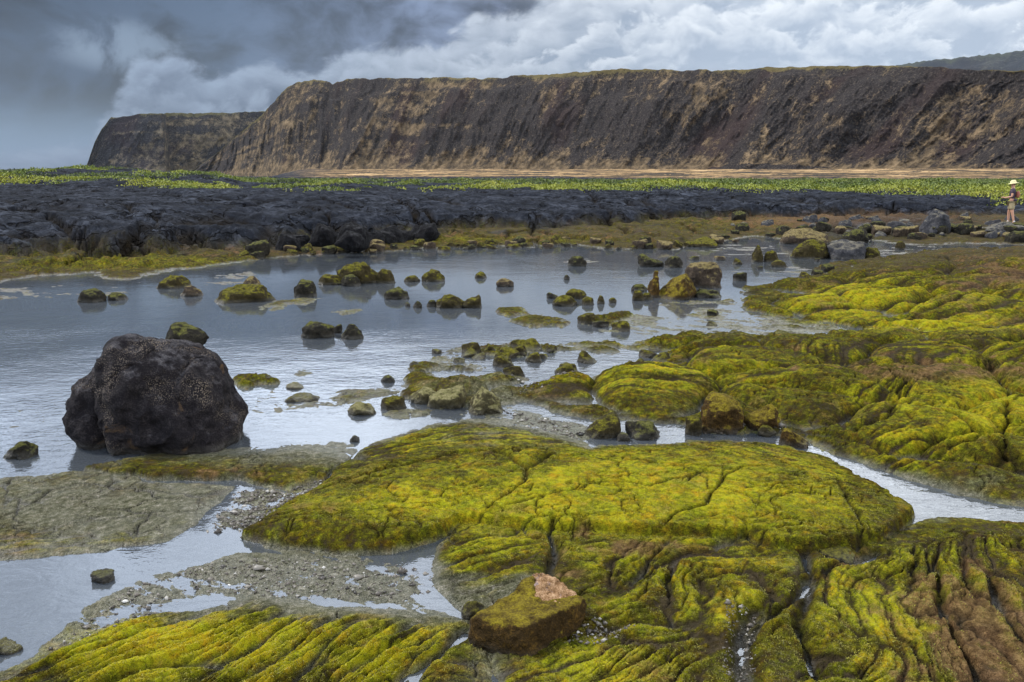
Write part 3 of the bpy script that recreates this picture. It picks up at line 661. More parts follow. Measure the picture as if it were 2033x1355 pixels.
def solid(name, hulls, voxel, disp, seed, mat, smooth=2, crease=.5, attrs=None):
    me = D.meshes.new(name); bm = bmesh.new()
    for h_ in hulls:
        b = hull(h_); t = D.meshes.new('t'); b.to_mesh(t); b.free(); bm.from_mesh(t); D.meshes.remove(t)
    bm.to_mesh(me); bm.free(); o = D.objects.new(name, me); C.objects.link(o)
    md = o.modifiers.new('r', 'REMESH'); md.mode = 'VOXEL'; md.voxel_size = voxel
    dg = bpy.context.evaluated_depsgraph_get(); ev = D.meshes.new_from_object(o.evaluated_get(dg))
    o.modifiers.clear(); o.data = ev; D.meshes.remove(me); ev.name = name; me = ev
    bm = bmesh.new(); bm.from_mesh(me)
    for _ in range(smooth): bmesh.ops.smooth_vert(bm, verts=bm.verts, factor=.6, use_axis_x=True, use_axis_y=True, use_axis_z=True)
    bm.to_mesh(me); bm.free(); n = len(me.vertices); P = np.zeros(n*3); N = np.zeros(n*3)
    me.vertices.foreach_get('co', P); me.vertices.foreach_get('normal', N); P = P.reshape(-1, 3); N = N.reshape(-1, 3)
    size = (P.max(0)-P.min(0)).max(); f = 1/size
    q = fbm3(P, f*2.6, 3, seed)*.55+fbm3(P, f*8, 4, seed+50)*.30+(1-2*np.abs(fbm3(P, f*5, 3, seed+70)))*.25*crease
    st = np.round(q*6)/6; q = .6*q+.4*st
    P = P+N*(q*disp*size)[:, None]
    me.vertices.foreach_set('co', P.ravel()); me.polygons.foreach_set('use_smooth', np.ones(len(me.polygons), bool)); me.update()
    me.materials.clear(); me.materials.append(mat); return o
def spot(px, py):
    z = 0.
    for _ in range(4):
        x, y = G(px, py, z); z = max(0., ground_z(x, y))*.5+.5*z
    x, y = G(px, py, z); return x, y, z
def mat_rock(name, side, side2, top, top2, mossamt, speck=None, bs=1.):
    m, k, b, o = material(name); g = k.new('ShaderNodeNewGeometry'); pos = g.outputs['Position']
    sp = k.new('ShaderNodeSeparateXYZ'); k.l.new(g.outputs['Normal'], sp.inputs[0]); sz = k.new('ShaderNodeSeparateXYZ'); k.l.new(pos, sz.inputs[0])
    n = k.noise(pos, 14/bs, 5, .65); n2 = k.noise(pos, 90/bs, 3, .7); n3 = k.noise(pos, 4/bs, 3, .6)
    f = k.mr(k.m('ADD', sp.outputs[2], k.m('ADD', k.m('MULTIPLY', k.m('SUBTRACT', n, .5), 1.6), k.m('MULTIPLY', k.m('SUBTRACT', n3, .5), 1.6))), .75-mossamt, 1.25-mossamt)
    mm = k.m('ADD', k.m('MULTIPLY', n, .5), k.m('MULTIPLY', n2, .5))
    cs = k.ramp(mm, [(.32, tuple(c*.45 for c in side)), (.5, side), (.68, side2)])
    ct = k.ramp(mm, [(.32, tuple(c*.3 for c in top)), (.47, top), (.62, top2)])
    c = k.mix(f, cs, ct)
    if speck:
        v = k.voro(pos, speck[0]); big = k.noise(pos, speck[1], 4, .6)
        c = k.mix(k.m('MULTIPLY', k.mr(v, .42, .20), k.mr(big, .50, .70)), c, speck[2])
        v2 = k.noise(pos, speck[1]*1.3, 4, .6, 1.)
        c = k.mix(k.mr(v2, .60, .72, 0, .75), c, speck[3])
    # tide-wet band just above the water
    wet = k.mr(sz.outputs[2], .10*bs, .0, 0, 1)
    c = k.mix(k.m('MULTIPLY', wet, .6), c, (.022, .018, .010))
    k.put(b.inputs['Base Color'], c); k.put(b.inputs['Roughness'], k.mr(wet, 0, 1, .9, .35)); k.put(b.inputs['Specular IOR Level'], k.mr(wet, 0, 1, .10, .45))
    k.put(b.inputs['Normal'], k.bump(k.m('ADD', n, k.m('MULTIPLY', n2, .5)), .9, .03*bs)); return m
M = dict(
 boulder=mat_rock('speckled_black_lava', (.016, .014, .016), (.055, .048, .048), (.026, .025, .030), (.085, .08, .085), .1, (92, 3.0, (.30, .24, .18), (.12, .075, .04)), 1.2),
 mossy=mat_rock('algae_covered_rock', (.035, .028, .012), (.085, .065, .025), (.06, .055, .008), (.165, .15, .012), .32),
 dark=mat_rock('wet_dark_rock', (.020, .018, .014), (.06, .052, .036), (.05, .05, .014), (.13, .13, .03), .2),
 orange=mat_rock('golden_algae_rock', (.040, .024, .008), (.13, .072, .014), (.10, .072, .010), (.22, .175, .014), .38),
 black=mat_rock('hollow_shade_block', (.008, .008, .009), (.032, .032, .036), (.02, .02, .022), (.06, .06, .065), -.1, None, 2.),
 grey=mat_rock('grey_rock', (.05, .05, .055), (.13, .125, .13), (.09, .085, .07), (.20, .18, .14), .2, None, 2.),
 brown=mat_rock('brown_rock', (.05, .038, .028), (.13, .095, .065), (.13, .10, .04), (.25, .2, .09), .3),
 pale=mat_rock('pale_olive_rock', (.07, .06, .03), (.14, .12, .06), (.14, .13, .05), (.26, .23, .12), .4),
 pit=mat_rock('pitted_lava_crust', (.07, .04, .02), (.26, .14, .06), (.20, .11, .05), (.52, .34, .20), .6, (60, 7, (.05, .045, .06), (.22, .20, .24)), .6),
)
SH = dict(
 mound=[(0,0),(.04,.45),(.22,.85),(.5,1),(.76,.86),(.95,.5),(1,0)],
 block=[(0,0),(.01,.8),(.1,.96),(.5,1),(.93,.95),(1,.75),(1,0)],
 tri=[(0,0),(.12,.35),(.42,1),(.56,.96),(.86,.4),(1,0)],
 left=[(0,0),(.03,.85),(.18,1),(.6,.6),(1,.25),(1,0)],
 right=[(0,0),(0,.25),(.4,.6),(.8,1),(.96,.85),(1,0)],
 flat=[(0,0),(.08,.6),(.35,1),(.75,.85),(1,0)],
 lump=[(0,0),(.03,.5),(.3,1),(.55,.82),(.8,.9),(1,.3),(1,0)])
def outline_hull(out, x, y, z, mpp, depth, rng, jit=.09):
    """convex solid: the outline in the middle, smaller copies in front and behind"""
    out = np.array(out, float); cx = out[:, 0].mean(); P = []
    for s, sv, dy in ((1, 1, 0), (.86, .93, -.34), (.5, .72, -.52), (.84, .9, .36), (.5, .7, .5)):
        for a, b in out:
            if s < 1 and rng.random() < .35: continue
            j = jit*depth*(.25 if s == 1 else 1.)
            P.append((x+((a-cx)*s+cx)*mpp+rng.uniform(-j, j), y+depth*dy+rng.uniform(-j, j), z+(b*sv)*mpp+(rng.uniform(-j, j) if s < 1 else 0)))
    for s in (-.3, .3): P.append((x+cx*mpp, y+depth*s, z-.35*depth))
    return P
def stone(label, xc, yb, w, h, shape='mound', mat='mossy', cat='rock', name='rock', group=None, seed=None, dep=.8, disp=.17):
    rng = random.Random(seed if seed is not None else int(xc*31+yb*7)); x, y, z = spot(xc, yb)
    d = y+.35*dep*w*y/FPX; mpp = d/FPX; depth = max(dep*w*mpp, .7*h*mpp); a = CH/y
    hh = max(h*mpp-.45*depth*a, .45*h*mpp)
    out = [(-w/2+(p+rng.uniform(-.05, .05))*w, (q*(1+rng.uniform(-.08, .08)))*hh/mpp if q > 0 else -.12*h) for p, q in SH[shape]]
    P = outline_hull(out, 0, 0, 0, mpp, depth, rng)
    vx = max(2.*mpp, w*mpp/44)
    o = solid(name, [P], vx, disp, rng.randrange(999), M[mat], 1)
    o.location = (x*(1+.3*depth/y), y+.42*depth, z); return tag(o, label, cat, group)
ST = [
 # label, xc, yb, w, h, shape, mat
 ('small dark triangular rock in the water at the left edge of the pool', 43, 911, 64, 38, 'tri', 'dark'),
 ('dark cube shaped rock standing in open water, left half of a reflected pair', 633, 672, 60, 27, 'block', 'dark'),
 ('small dark rock wedged behind the cube shaped rock in open water', 668, 662, 24, 20, 'right', 'dark'),
 ('dark pointed triangular rock in open water, right half of a reflected pair', 699, 674, 46, 30, 'tri', 'dark'),
 ('round dark rock in the far left of the pool above the big boulder', 182, 601, 54, 28, 'mound', 'dark'),
 ('low dark rock just right of the round dark rock in the far left pool', 232, 597, 44, 15, 'flat', 'dark'),
 ('flat dark rock with a green top near the far shore, left of the brown cone', 347, 573, 64, 27, 'flat', 'mossy'),
 ('small brown cone shaped rock standing in the water behind the big boulder', 380, 589, 44, 22, 'tri', 'brown'),
 ('wide low rock with golden moss on top in the middle of the far pool', 484, 602, 116, 34, 'flat', 'mossy'),
 ('small brown rock perched behind the wide golden topped rock', 500, 569, 38, 22, 'tri', 'brown'),
 ('blocky dark green rock between the golden topped rock and the big mossy mound', 606, 590, 46, 34, 'lump', 'dark'),
 ('largest rounded mossy mound near the far shore of the pool', 708, 563, 88, 42, 'mound', 'mossy'),
 ('dark rock at the front foot of the large mossy mound', 698, 569, 42, 22, 'mound', 'dark'),
 ('mossy knob touching the right side of the large mossy mound', 765, 563, 36, 28, 'lump', 'mossy'),
 ('jumbled low rocks on the left flank of the large mossy mound', 655, 566, 50, 20, 'lump', 'mossy'),
 ('lone dark hump shaped rock in mid pool below the mossy mound', 786, 595, 48, 22, 'mound', 'dark'),
 ('square mossy rock right of the mossy mound near the far shore', 860, 560, 44, 24, 'lump', 'mossy'),
 ('tiny flat rock right of the square mossy rock', 955, 553, 26, 12, 'flat', 'mossy'),
 ('low greenish rock between the mossy knob and the square mossy rock', 818, 560, 34, 12, 'flat', 'mossy'),
 ('jagged brown green rock beside the ring shaped ripples', 1003, 570, 36, 17, 'lump', 'brown'),
 ('leftmost dark stone of three joined mossy rocks in mid pool', 858, 610, 20, 16, 'mound', 'dark'),
 ('lumpy middle rock of the three joined mossy rocks in mid pool', 893, 613, 56, 28, 'lump', 'mossy'),
 ('squared right rock of the three joined mossy rocks in mid pool', 937, 612, 40, 28, 'right', 'mossy'),
 ('smaller pebble left of the three joined mossy rocks', 809, 609, 13, 9, 'mound', 'dark'),
 ('larger pebble left of the three joined mossy rocks', 829, 612, 18, 13, 'mound', 'dark'),
 ('dark knobbed rock alone in the brown far water', 1146, 529, 36, 22, 'lump', 'dark'),
 ('tiny dark stone in the brown water below the knobbed rock', 1125, 556, 14, 10, 'mound', 'dark'),
 ('leftmost small rock of the cluster before the brown water', 1098, 593, 26, 13, 'left', 'dark'),
 ('broad mossy rock at the front of the cluster before the brown water', 1121, 608, 48, 20, 'lump', 'mossy'),
 ('twin humped rock at the back of the cluster before the brown water', 1142, 594, 42, 20, 'lump', 'mossy'),
 ('small green rock on the right of the cluster before the brown water', 1168, 606, 28, 16, 'flat', 'mossy'),
 ('little upright stone near the right end of the cluster before the brown water', 1193, 604, 15, 18, 'lump', 'mossy'),
 ('last little green stone to the right of the cluster before the brown water', 1216, 602, 16, 12, 'mound', 'mossy'),
 ('dark wedge shaped rock behind the tall twin mossy rocks', 1292, 530, 52, 22, 'left', 'dark'),
 ('small rounded rock behind the tall twin mossy rocks', 1338, 532, 36, 24, 'mound', 'dark'),
 ('dark brick shaped stone left of the tall twin mossy rocks', 1268, 579, 32, 14, 'lump', 'dark'),
 ('bright yellow green stone left of the tall twin mossy rocks', 1266, 598, 24, 22, 'mound', 'mossy'),
 ('small stone beside the bright yellow green stone', 1285, 596, 22, 15, 'lump', 'mossy'),
 ('square topped tall brown rock, right one of the tall twin mossy rocks', 1397, 572, 62, 52, 'block', 'brown'),
 ('low broken stones at the right foot of the tall twin mossy rocks', 1405, 592, 54, 18, 'lump', 'dark'),
 ('upright mossy rock at the left end of the white water channel', 1505, 521, 26, 32, 'tri', 'mossy'),
 ('rounded mossy rock leaning on the upright rock by the white water channel', 1532, 521, 28, 24, 'mound', 'mossy'),
 ('dark half drowned stone just right of the white water channel rocks', 1547, 531, 30, 14, 'lump', 'mossy'),
 ('small flat stone awash in the grey water left of the white water channel', 1380, 517, 24, 9, 'flat', 'dark'),
 ('second flat stone awash in the grey water left of the white water channel', 1430, 517, 30, 10, 'flat', 'brown'),
 ('long grey log shaped block lying on the far right shore', 1680, 516, 66, 34, 'block', 'grey'),
 ('mossy pile left of the grey log shaped block', 1612, 514, 74, 34, 'lump', 'mossy'),
 ('dark mossy stone on the right end of the grey log shaped block', 1730, 516, 36, 24, 'lump', 'mossy'),
 ('small mossy stone sticking out of the far right puddle', 1787, 496, 18, 18, 'lump', 'mossy'),
 ('dark round stone behind the grey log shaped block', 1700, 482, 52, 26, 'mound', 'dark'),
 ('brown mound with green front left of the dark round stone', 1600, 486, 100, 26, 'mound', 'brown'),
 ('big pointed grey slab leaning on the rubble near the person', 1862, 462, 62, 44, 'tri', 'grey'),
 ('low grey slab left of the big pointed grey slab', 1790, 458, 50, 18, 'left', 'grey'),
 ('flat dark slab under the feet of the walking person', 1995, 462, 80, 14, 'lump', 'grey'),
 ('dark block at the right edge of the picture below the person', 2020, 481, 40, 22, 'lump', 'dark'),
 ('dark jumbled stone between the pointed grey slab and the person', 1915, 464, 44, 20, 'lump', 'dark'),
 ('biggest rounded golden rock beside the stream in the right middle', 1430, 852, 94, 72, 'mound', 'orange'),
 ('second golden rock with a flat top touching the biggest golden one', 1511, 852, 74, 54, 'right', 'orange'),
 ('narrow green stone tucked against the left side of the biggest golden rock', 1376, 866, 32, 44, 'block', 'mossy'),
 ('round topped golden rock at the head of the stream', 1577, 889, 58, 42, 'left', 'orange'),
 ('small mossy stone under the second golden rock', 1522, 868, 38, 26, 'lump', 'mossy'),
 ('wedge shaped mossy rock at the end of the small rapid', 1194, 870, 78, 50, 'right', 'mossy'),
 ('low dark mossy rock right of the wedge shaped rock by the small rapid', 1282, 871, 80, 34, 'flat', 'dark'),
 ('little brown stone between the wedge shaped rock and the low dark rock', 1238, 877, 30, 18, 'lump', 'dark'),
 ('pyramid shaped olive rock in shallow water in the centre', 966, 822, 76, 56, 'tri', 'pale'),
 ('smooth brownish hump left of the pyramid shaped rock', 895, 812, 84, 42, 'mound', 'pale'),
 ('smaller smooth hump left of the brownish hump', 843, 802, 56, 32, 'mound', 'pale'),
 ('square block with a green top standing in the central pool', 780, 814, 48, 28, 'block', 'mossy'),
 ('smooth oval olive stone left of the square green topped block', 716, 825, 58, 22, 'mound', 'pale'),
 ('small dark pebble shaped rock in water above the square green topped block', 770, 760, 28, 15, 'mound', 'dark'),
 ('little olive rock at the left tip of the broken mossy shore', 822, 728, 24, 11, 'flat', 'mossy'),
 ('flat olive stone right behind the big boulder on the water', 600, 798, 64, 14, 'flat', 'mossy'),
 ('small square flat stone near the big boulder', 586, 773, 38, 11, 'flat', 'pale'),
 ('lone dark mossy stone in the bottom left pool', 203, 1158, 46, 27, 'block', 'dark'),
 ('green topped stone at the left edge of the bottom left pool', 14, 1300, 56, 32, 'left', 'mossy'),
 ('bright green rounded rock behind the pitted orange rock', 938, 1232, 58, 44, 'mound', 'mossy'),
 ('mossy block jutting from the crevice in the bottom right slab', 1660, 1120, 76, 34, 'block', 'mossy'),
 ('small dark stone on the edge of the left slab by the water', 704, 878, 22, 14, 'mound', 'dark'),
]
def place_rocks():
    for s in ST: stone(*s)
    # the two tall twin rocks: the left one is a ragged mossy heap with a spike
    x, y, z = spot(1342, 594); mpp = y/FPX; rng = random.Random(5)
    H_ = [outline_hull([(-45,-4),(-44,30),(-34,52),(-36,8),(-30,-4)], 0, .1, 0, mpp, .5, rng), outline_hull([(-40,-4),(-20,16),(8,40),(26,38),(44,10),(46,-4)], 0, 0, 0, mpp, .9, rng)]
    o = solid('rock', H_, .03, .12, 3, M['orange'], 2); o.location = (x, y+.3, z)
    tag(o, 'ragged golden heap with a dark spike, left one of the tall twin mossy rocks', 'rock')
    # the big boulder
    x, y, z = spot(300, 903); yy = y+.5; mpp = yy/FPX*1.0; rng = random.Random(8)
    z0 = -.02
    def rel(L): return [(a-300, 903-b) for a, b in L]
    A1 = rel([(212,900),(232,800),(230,735),(256,700),(285,684),(304,684),(345,690),(398,702),(432,730),(457,772),(476,820),(487,860),(484,888),(350,908)])
    A2 = rel([(133,842),(141,800),(166,762),(200,738),(232,732),(250,770),(240,860),(215,900),(185,893),(150,872)])
    A3 = rel([(222,745),(240,700),(268,672),(300,668),(338,684),(345,770),(250,800)])
    A4 = rel([(330,900),(350,800),(420,715),(462,765),(492,850),(490,892),(440,900)])
    H_ = [outline_hull(A1, 0, 0, 0, mpp*.95, 1.0, rng, .05), outline_hull(A2, 0, -.02, 0, mpp*.95, .6, rng), outline_hull(A3, 0, -.22, 0, mpp*.95, .5, rng), outline_hull(A4, 0, -.16, 0, mpp*.95, .62, rng)]
    o = solid('boulder', H_, .0125, .085, 12, M['boulder'], 1, 1.9); o.location = (x*1.065, yy, z0+.02); o.scale = (.97, 1, .95)
    tag(o, 'huge black speckled lava boulder standing in the pool at the left', 'boulder')
    Q = rel([(335,690),(340,655),(352,640),(366,642),(382,655),(412,668),(418,682),(400,692)])
    x, y, z = spot(375, 735); m2 = y/FPX
    o = solid('rock', [outline_hull([((a-75)*1., (b-168)*.9) for a, b in Q], 0, 0, 0, m2, .35, rng)], .014, .11, 21, M['dark'], 1)
    o.location = (x, y, .0); o.location.z = (CH-(CH)*0) and 0.0
    zt = CH+(ray(375, 690)[2]/ray(375, 690)[1])*y; o.location.z = zt-.10; o.scale = (1, 1, .82)
    o['label'] = 'brown and green peaked rock showing behind the top of the huge black boulder'; o['category'] = 'rock'
    # foreground rock: tilted block with a pitted crust, seen from above
    def P(px, py, Y):
        a, b, c = ray(px, py); t = Y/b; return (a*t, Y, CH+c*t)
    base = [P(936,1268,3.75), P(1042,1300,3.61), P(1152,1252,3.83), P(1160,1225,3.95)]
    top = [P(934,1226,3.77), P(1038,1247,3.64), P(1060,1240,3.66), P(1159,1190,3.87), P(1150,1184,3.95), P(985,1205,3.95)]
    lowb = [(p[0], p[1]+.02, -.03) for p in base]+[(p[0]*.98, p[1]+.28, -.03) for p in base[:3]]
    mid = [P(1005,1188,3.98), P(1120,1172,4.02), P(1155,1190,3.92)]
    h1 = base+lowb+top+mid
    peak = [P(1040,1162,4.06), P(1060,1136,4.12), P(1073,1136,4.11), P(1100,1164,4.04), P(1148,1185,3.92), P(1065,1212,3.86), P(1098,1226,3.79), P(1012,1192,3.96)]
    h2 = peak+[(p[0], p[1]+.02, .02) for p in peak]
    h3 = [P(1042,1154,4.08), P(1056,1146,4.08), P(1000,1188,3.97), P(958,1216,3.84), P(1050,1236,3.70), P(1090,1226,3.77)]
    h3 += [(p[0], p[1], .05) for p in h3]
    o = solid('rock', [h1, h3], .0065, .085, 31, M['orange'], 2, 1.2)
    tag(o, 'angular golden orange rock with a pitted pale top in the bottom centre foreground', 'rock')
    c_ = solid('crust', [h2], .005, .13, 33, M['pit'], 2, 1.2); c_.parent = o; c_['label'] = 'pitted pale orange crust with grey patches on top of the rock'
    # rubble along the far shore
    rng = random.Random(77); protos = []
    for i in range(8):
        out = [(p+rng.uniform(-.08, .08), q*rng.uniform(.8, 1.15)) for p, q in SH[rng.choice(['mound', 'block', 'tri', 'lump', 'left', 'right'])]]
        out = [(p-.5, q*.6-.1*(q == 0)) for p, q in out]
        o = solid('rubble_stone', [outline_hull(out, 0, 0, 0, 1, .9, rng)], .05, .13, 200+i, M[['mossy', 'dark', 'mossy', 'brown', 'dark', 'mossy', 'grey', 'black'][i]], 1)
        protos.append([o, True])
    def rub(px, py, s, k, lab, grp):
        x, y, z = spot(px, py); pr = protos[k]
        if pr[1]: o = pr[0]; pr[1] = False
        else: o = pr[0].copy(); C.objects.link(o)
        o.location = (x, y, z-.1*s); o.rotation_euler = (rng.uniform(-.2, .2), rng.uniform(-.2, .2), rng.uniform(0, 6.28)); o.scale = (s, s, s*rng.uniform(.7, 1.15))
        tag(o, lab, 'rock', grp)
    for _ in range(75):
        px = rng.uniform(480, 1460); yb = np.interp(px, [480, 700, 1000, 1130, 1330, 1460], [512, 502, 492, 490, 496, 480])
        py = yb-abs(rng.gauss(0, 9))+3; k = rng.choice([0, 1, 2, 4, 5, 0, 1, 3])
        rub(px, py, rng.uniform(.2, .62)*(1.3 if rng.random() < .15 else .8), k, 'small dark mossy stone in the rubble along the far shore of the pool', 'mossy stones along the far shore')
    for _ in range(80):
        px = rng.uniform(1450, 2040); py = rng.uniform(434, 476); k = rng.choice([1, 3, 6, 6, 4])
        rub(px, py, rng.uniform(.2, .7), k, 'grey brown stone in the rubble field on the far right shore', 'grey stones on the far right shore')
    for _ in range(30):
        px = rng.uniform(860, 1330); py = rng.gauss(712, 17)
        if py > 760 or py < 680: continue
        rub(px, py, rng.uniform(.10, .3), rng.choice([0, 2, 5]), 'small green lump in the broken mossy shallows at the centre right', 'green lumps in the mossy shallows')
    for _ in range(14):
        px = rng.uniform(1150, 1660); py = rng.gauss(640, 18) if px < 1450 else rng.gauss(540, 12)
        rub(px, py, rng.uniform(.12, .35), rng.choice([0, 1, 5]), 'small stone standing in the bright rapids on the right', 'stones in the bright rapids')
    for _ in range(24):
        px = rng.uniform(545, 860); rub(px, np.interp(px, [545, 640, 860], [494, 484, 470])+rng.uniform(-6, 6), rng.uniform(.45, .95), 7, 'added black block standing in for the shaded hollow under the lava bank', 'black blocks for the shaded hollow')  # blocks added to stand in for the dark shade of the hollow
place_rocks()

# ------------------------------------------------------------------ ground cover on the lava plateau
def leaves(name, n, seed, mask, size, hgt, mat, label, cat):
    rg = np.random.default_rng(seed); px = rg.uniform(-150, 2200, n*3); Y = 46*np.exp(rg.uniform(0, 1, n*3)**.8*1.45)
    az = np.radians(np.array([azel(p, HOR)[0] for p in np.linspace(-150, 2200, 200)])); A_ = np.interp(px, np.linspace(-150, 2200, 200), az)
    X = np.tan(A_)*Y; ok = mask(X, Y, px, rg)[0]; mh = mask(X, Y, px, rg)[1]; X, Y, mh = X[ok][:n], Y[ok][:n], mh[ok][:n]
    Z = np.array([ground_z(a, b) for a, b in zip(X, Y)])+rg.uniform(0, 1, len(X))**.7*hgt*mh
    m = len(X); s = size*(.6+.8*rg.random(m))*(Y/60)**.6; th = rg.uniform(0, 6.28, m); ti = rg.uniform(-.9, .9, m)
    V_ = np.zeros((m, 4, 3))
    for q, (a, b) in enumerate(((-.5, -.3), (.5, -.3), (.35, .6), (-.35, .6))):
        u_, v_ = a*s, b*s
        V_[:, q, 0] = X+u_*np.cos(th)-v_*np.sin(th)*np.sin(ti); V_[:, q, 1] = Y+u_*np.sin(th)+v_*np.cos(th)*np.sin(ti); V_[:, q, 2] = Z+v_*np.cos(ti)
    me = D.meshes.new(name); me.vertices.add(m*4); me.vertices.foreach_set('co', V_.ravel()); me.loops.add(m*4); me.loops.foreach_set('vertex_index', np.arange(m*4, dtype=np.int32))
    me.polygons.add(m); me.polygons.foreach_set('loop_start', np.arange(0, m*4, 4, dtype=np.int32)); me.update(calc_edges=True)
    at = me.attributes.new('tone', 'FLOAT', 'POINT'); at.data.foreach_set('value', np.repeat(np.clip(rg.normal(.38, .06, m)+.55*fbm(X*.22, Y*.16, 3, 5)+.25*ss(8, 0, Y-60), 0, 1), 4).astype(np.float32))
    return tag(obj(name, me, mat), label, cat, None, 'stuff')
def mat_leaf():
    m, k, b, o = material('creeping_plant_leaves')
    k.put(b.inputs['Base Color'], k.ramp(k.attr('tone'), [(.1, (.03, .045, .006)), (.42, (.10, .14, .010)), (.72, (.24, .26, .014)), (1, (.32, .31, .03))])); b.inputs['Roughness'].default_value = .6
    return m
def cover_mask(X, Y, px, rg):
    n = fbm(X*.11, Y*.075, 3, 900)+.35*fbm(X*.5, Y*.4, 2, 901)
    d = np.interp(px, [-150, 0, 150, 300, 600, 900, 1050, 1200, 1400, 1700, 1900, 2200], [.10, .10, -.05, .0, .06, -.04, -.04, .12, .38, .42, .40, .5])
    near = np.interp(px, [-150, 300, 600, 1000, 1300, 1700, 1900, 2200], [60, 56, 52, 55, 58, 58, 52, 47])+9*fbm(X*.08, Y*0, 2, 44)
    v = n+d-.35*ss(0, -8, Y-near)-.6*ss(110, 190, Y); return (v > .06) & (Y > near-6*rg.random(len(Y))), .25+1.6*np.clip(v-.06, 0, .6)
leaves('ground_cover', 230000, 3, cover_mask, .085, .42, mat_leaf(), 'low green creeping plants spread over the black lava plateau', 'ground cover')

# ------------------------------------------------------------------ gravel and algae tufts
def cloud_mesh(name, V_, F_, tone, mat, label, cat):
    me = D.meshes.new(name); nv = len(V_); nf = len(F_); k_ = F_.shape[1]
    me.vertices.add(nv); me.vertices.foreach_set('co', V_.astype(np.float32).ravel()); me.loops.add(nf*k_); me.loops.foreach_set('vertex_index', F_.astype(np.int32).ravel())
    me.polygons.add(nf); me.polygons.foreach_set('loop_start', np.arange(0, nf*k_, k_, dtype=np.int32)); me.update(calc_edges=True)
    at = me.attributes.new('tone', 'FLOAT', 'POINT'); at.data.foreach_set('value', tone.astype(np.float32)); return tag(obj(name, me, mat), label, cat, None, 'stuff')
def pick(polys, n, rg):
    out = []
    for pts, wgt in polys:
        P = np.array(pts, float); lo, hi = P.min(0), P.max(0); q = rg.uniform(0, 1, (int(n*wgt*3), 2))*(hi-lo)+lo
        q = q[sdf(P, q[:, 0], q[:, 1]) > 0][:int(n*wgt)]; out.append(q)
    q = np.concatenate(out); XY = np.array([G(a, b, .03) for a, b in q]); return XY[:, 0], XY[:, 1]
def gravel():
    rg = np.random.default_rng(11)
    x, y = pick([([(430,1005),(470,968),(560,970),(640,952),(630,978),(500,1060),(400,1072)], .35), ([(250,1160),(420,1110),(620,1105),(860,1110),(860,1190),(520,1178)], .25),
                 ([(90,1290),(260,1160),(400,1195),(120,1290)], .08), ([(1180,1240),(1260,1260),(1200,1300),(1120,1290)], .05), ([(1440,1210),(1500,1220),(1500,1355),(1430,1355)], .07),
                 ([(1000,735),(1130,720),(1150,770),(1030,790)], .08), ([(1000,810),(1150,840),(1160,870),(1020,840)], .06), ([(1380,842),(1560,850),(1570,872),(1360,868)], .06)], 5200, rg)
    z = np.array([ground_z(a, b) for a, b in zip(x, y)]); n = len(x); s_ = .0045*np.exp(rg.normal(0, .55, n))*(np.hypot(x, y)/4.5)**.7
    U = np.array([(1,0,0),(-1,0,0),(0,1,0),(0,-1,0),(0,0,1),(0,0,-1)], float); V_ = U[None]*(rg.uniform(.6, 1.5, (n, 6, 1)))*s_[:, None, None]+rg.normal(0, .25, (n, 6, 3))*s_[:, None, None]; V_[:, :, 2] *= .7
    V_ += np.stack([x, y, z+s_*.3], -1)[:, None]; F0 = np.array([(0,2,4),(2,1,4),(1,3,4),(3,0,4),(2,0,5),(1,2,5),(3,1,5),(0,3,5)])
    m, k, b, o = material('shore_gravel'); k.put(b.inputs['Base Color'], k.ramp(k.attr('tone'), [(.0, (.02, .018, .016)), (.4, (.09, .075, .06)), (.75, (.22, .20, .17)), (.93, (.5, .48, .44)), (1, (.8, .78, .74))])); b.inputs['Roughness'].default_value = .45
    cloud_mesh('gravel', V_.reshape(-1, 3), (F0[None]+6*np.arange(n)[:, None, None]).reshape(-1, 3), np.repeat(rg.beta(1.6, 2.2, n), 6), m, 'wet grey gravel and shell bits in the shallow channels between the slabs', 'gravel')
gravel()
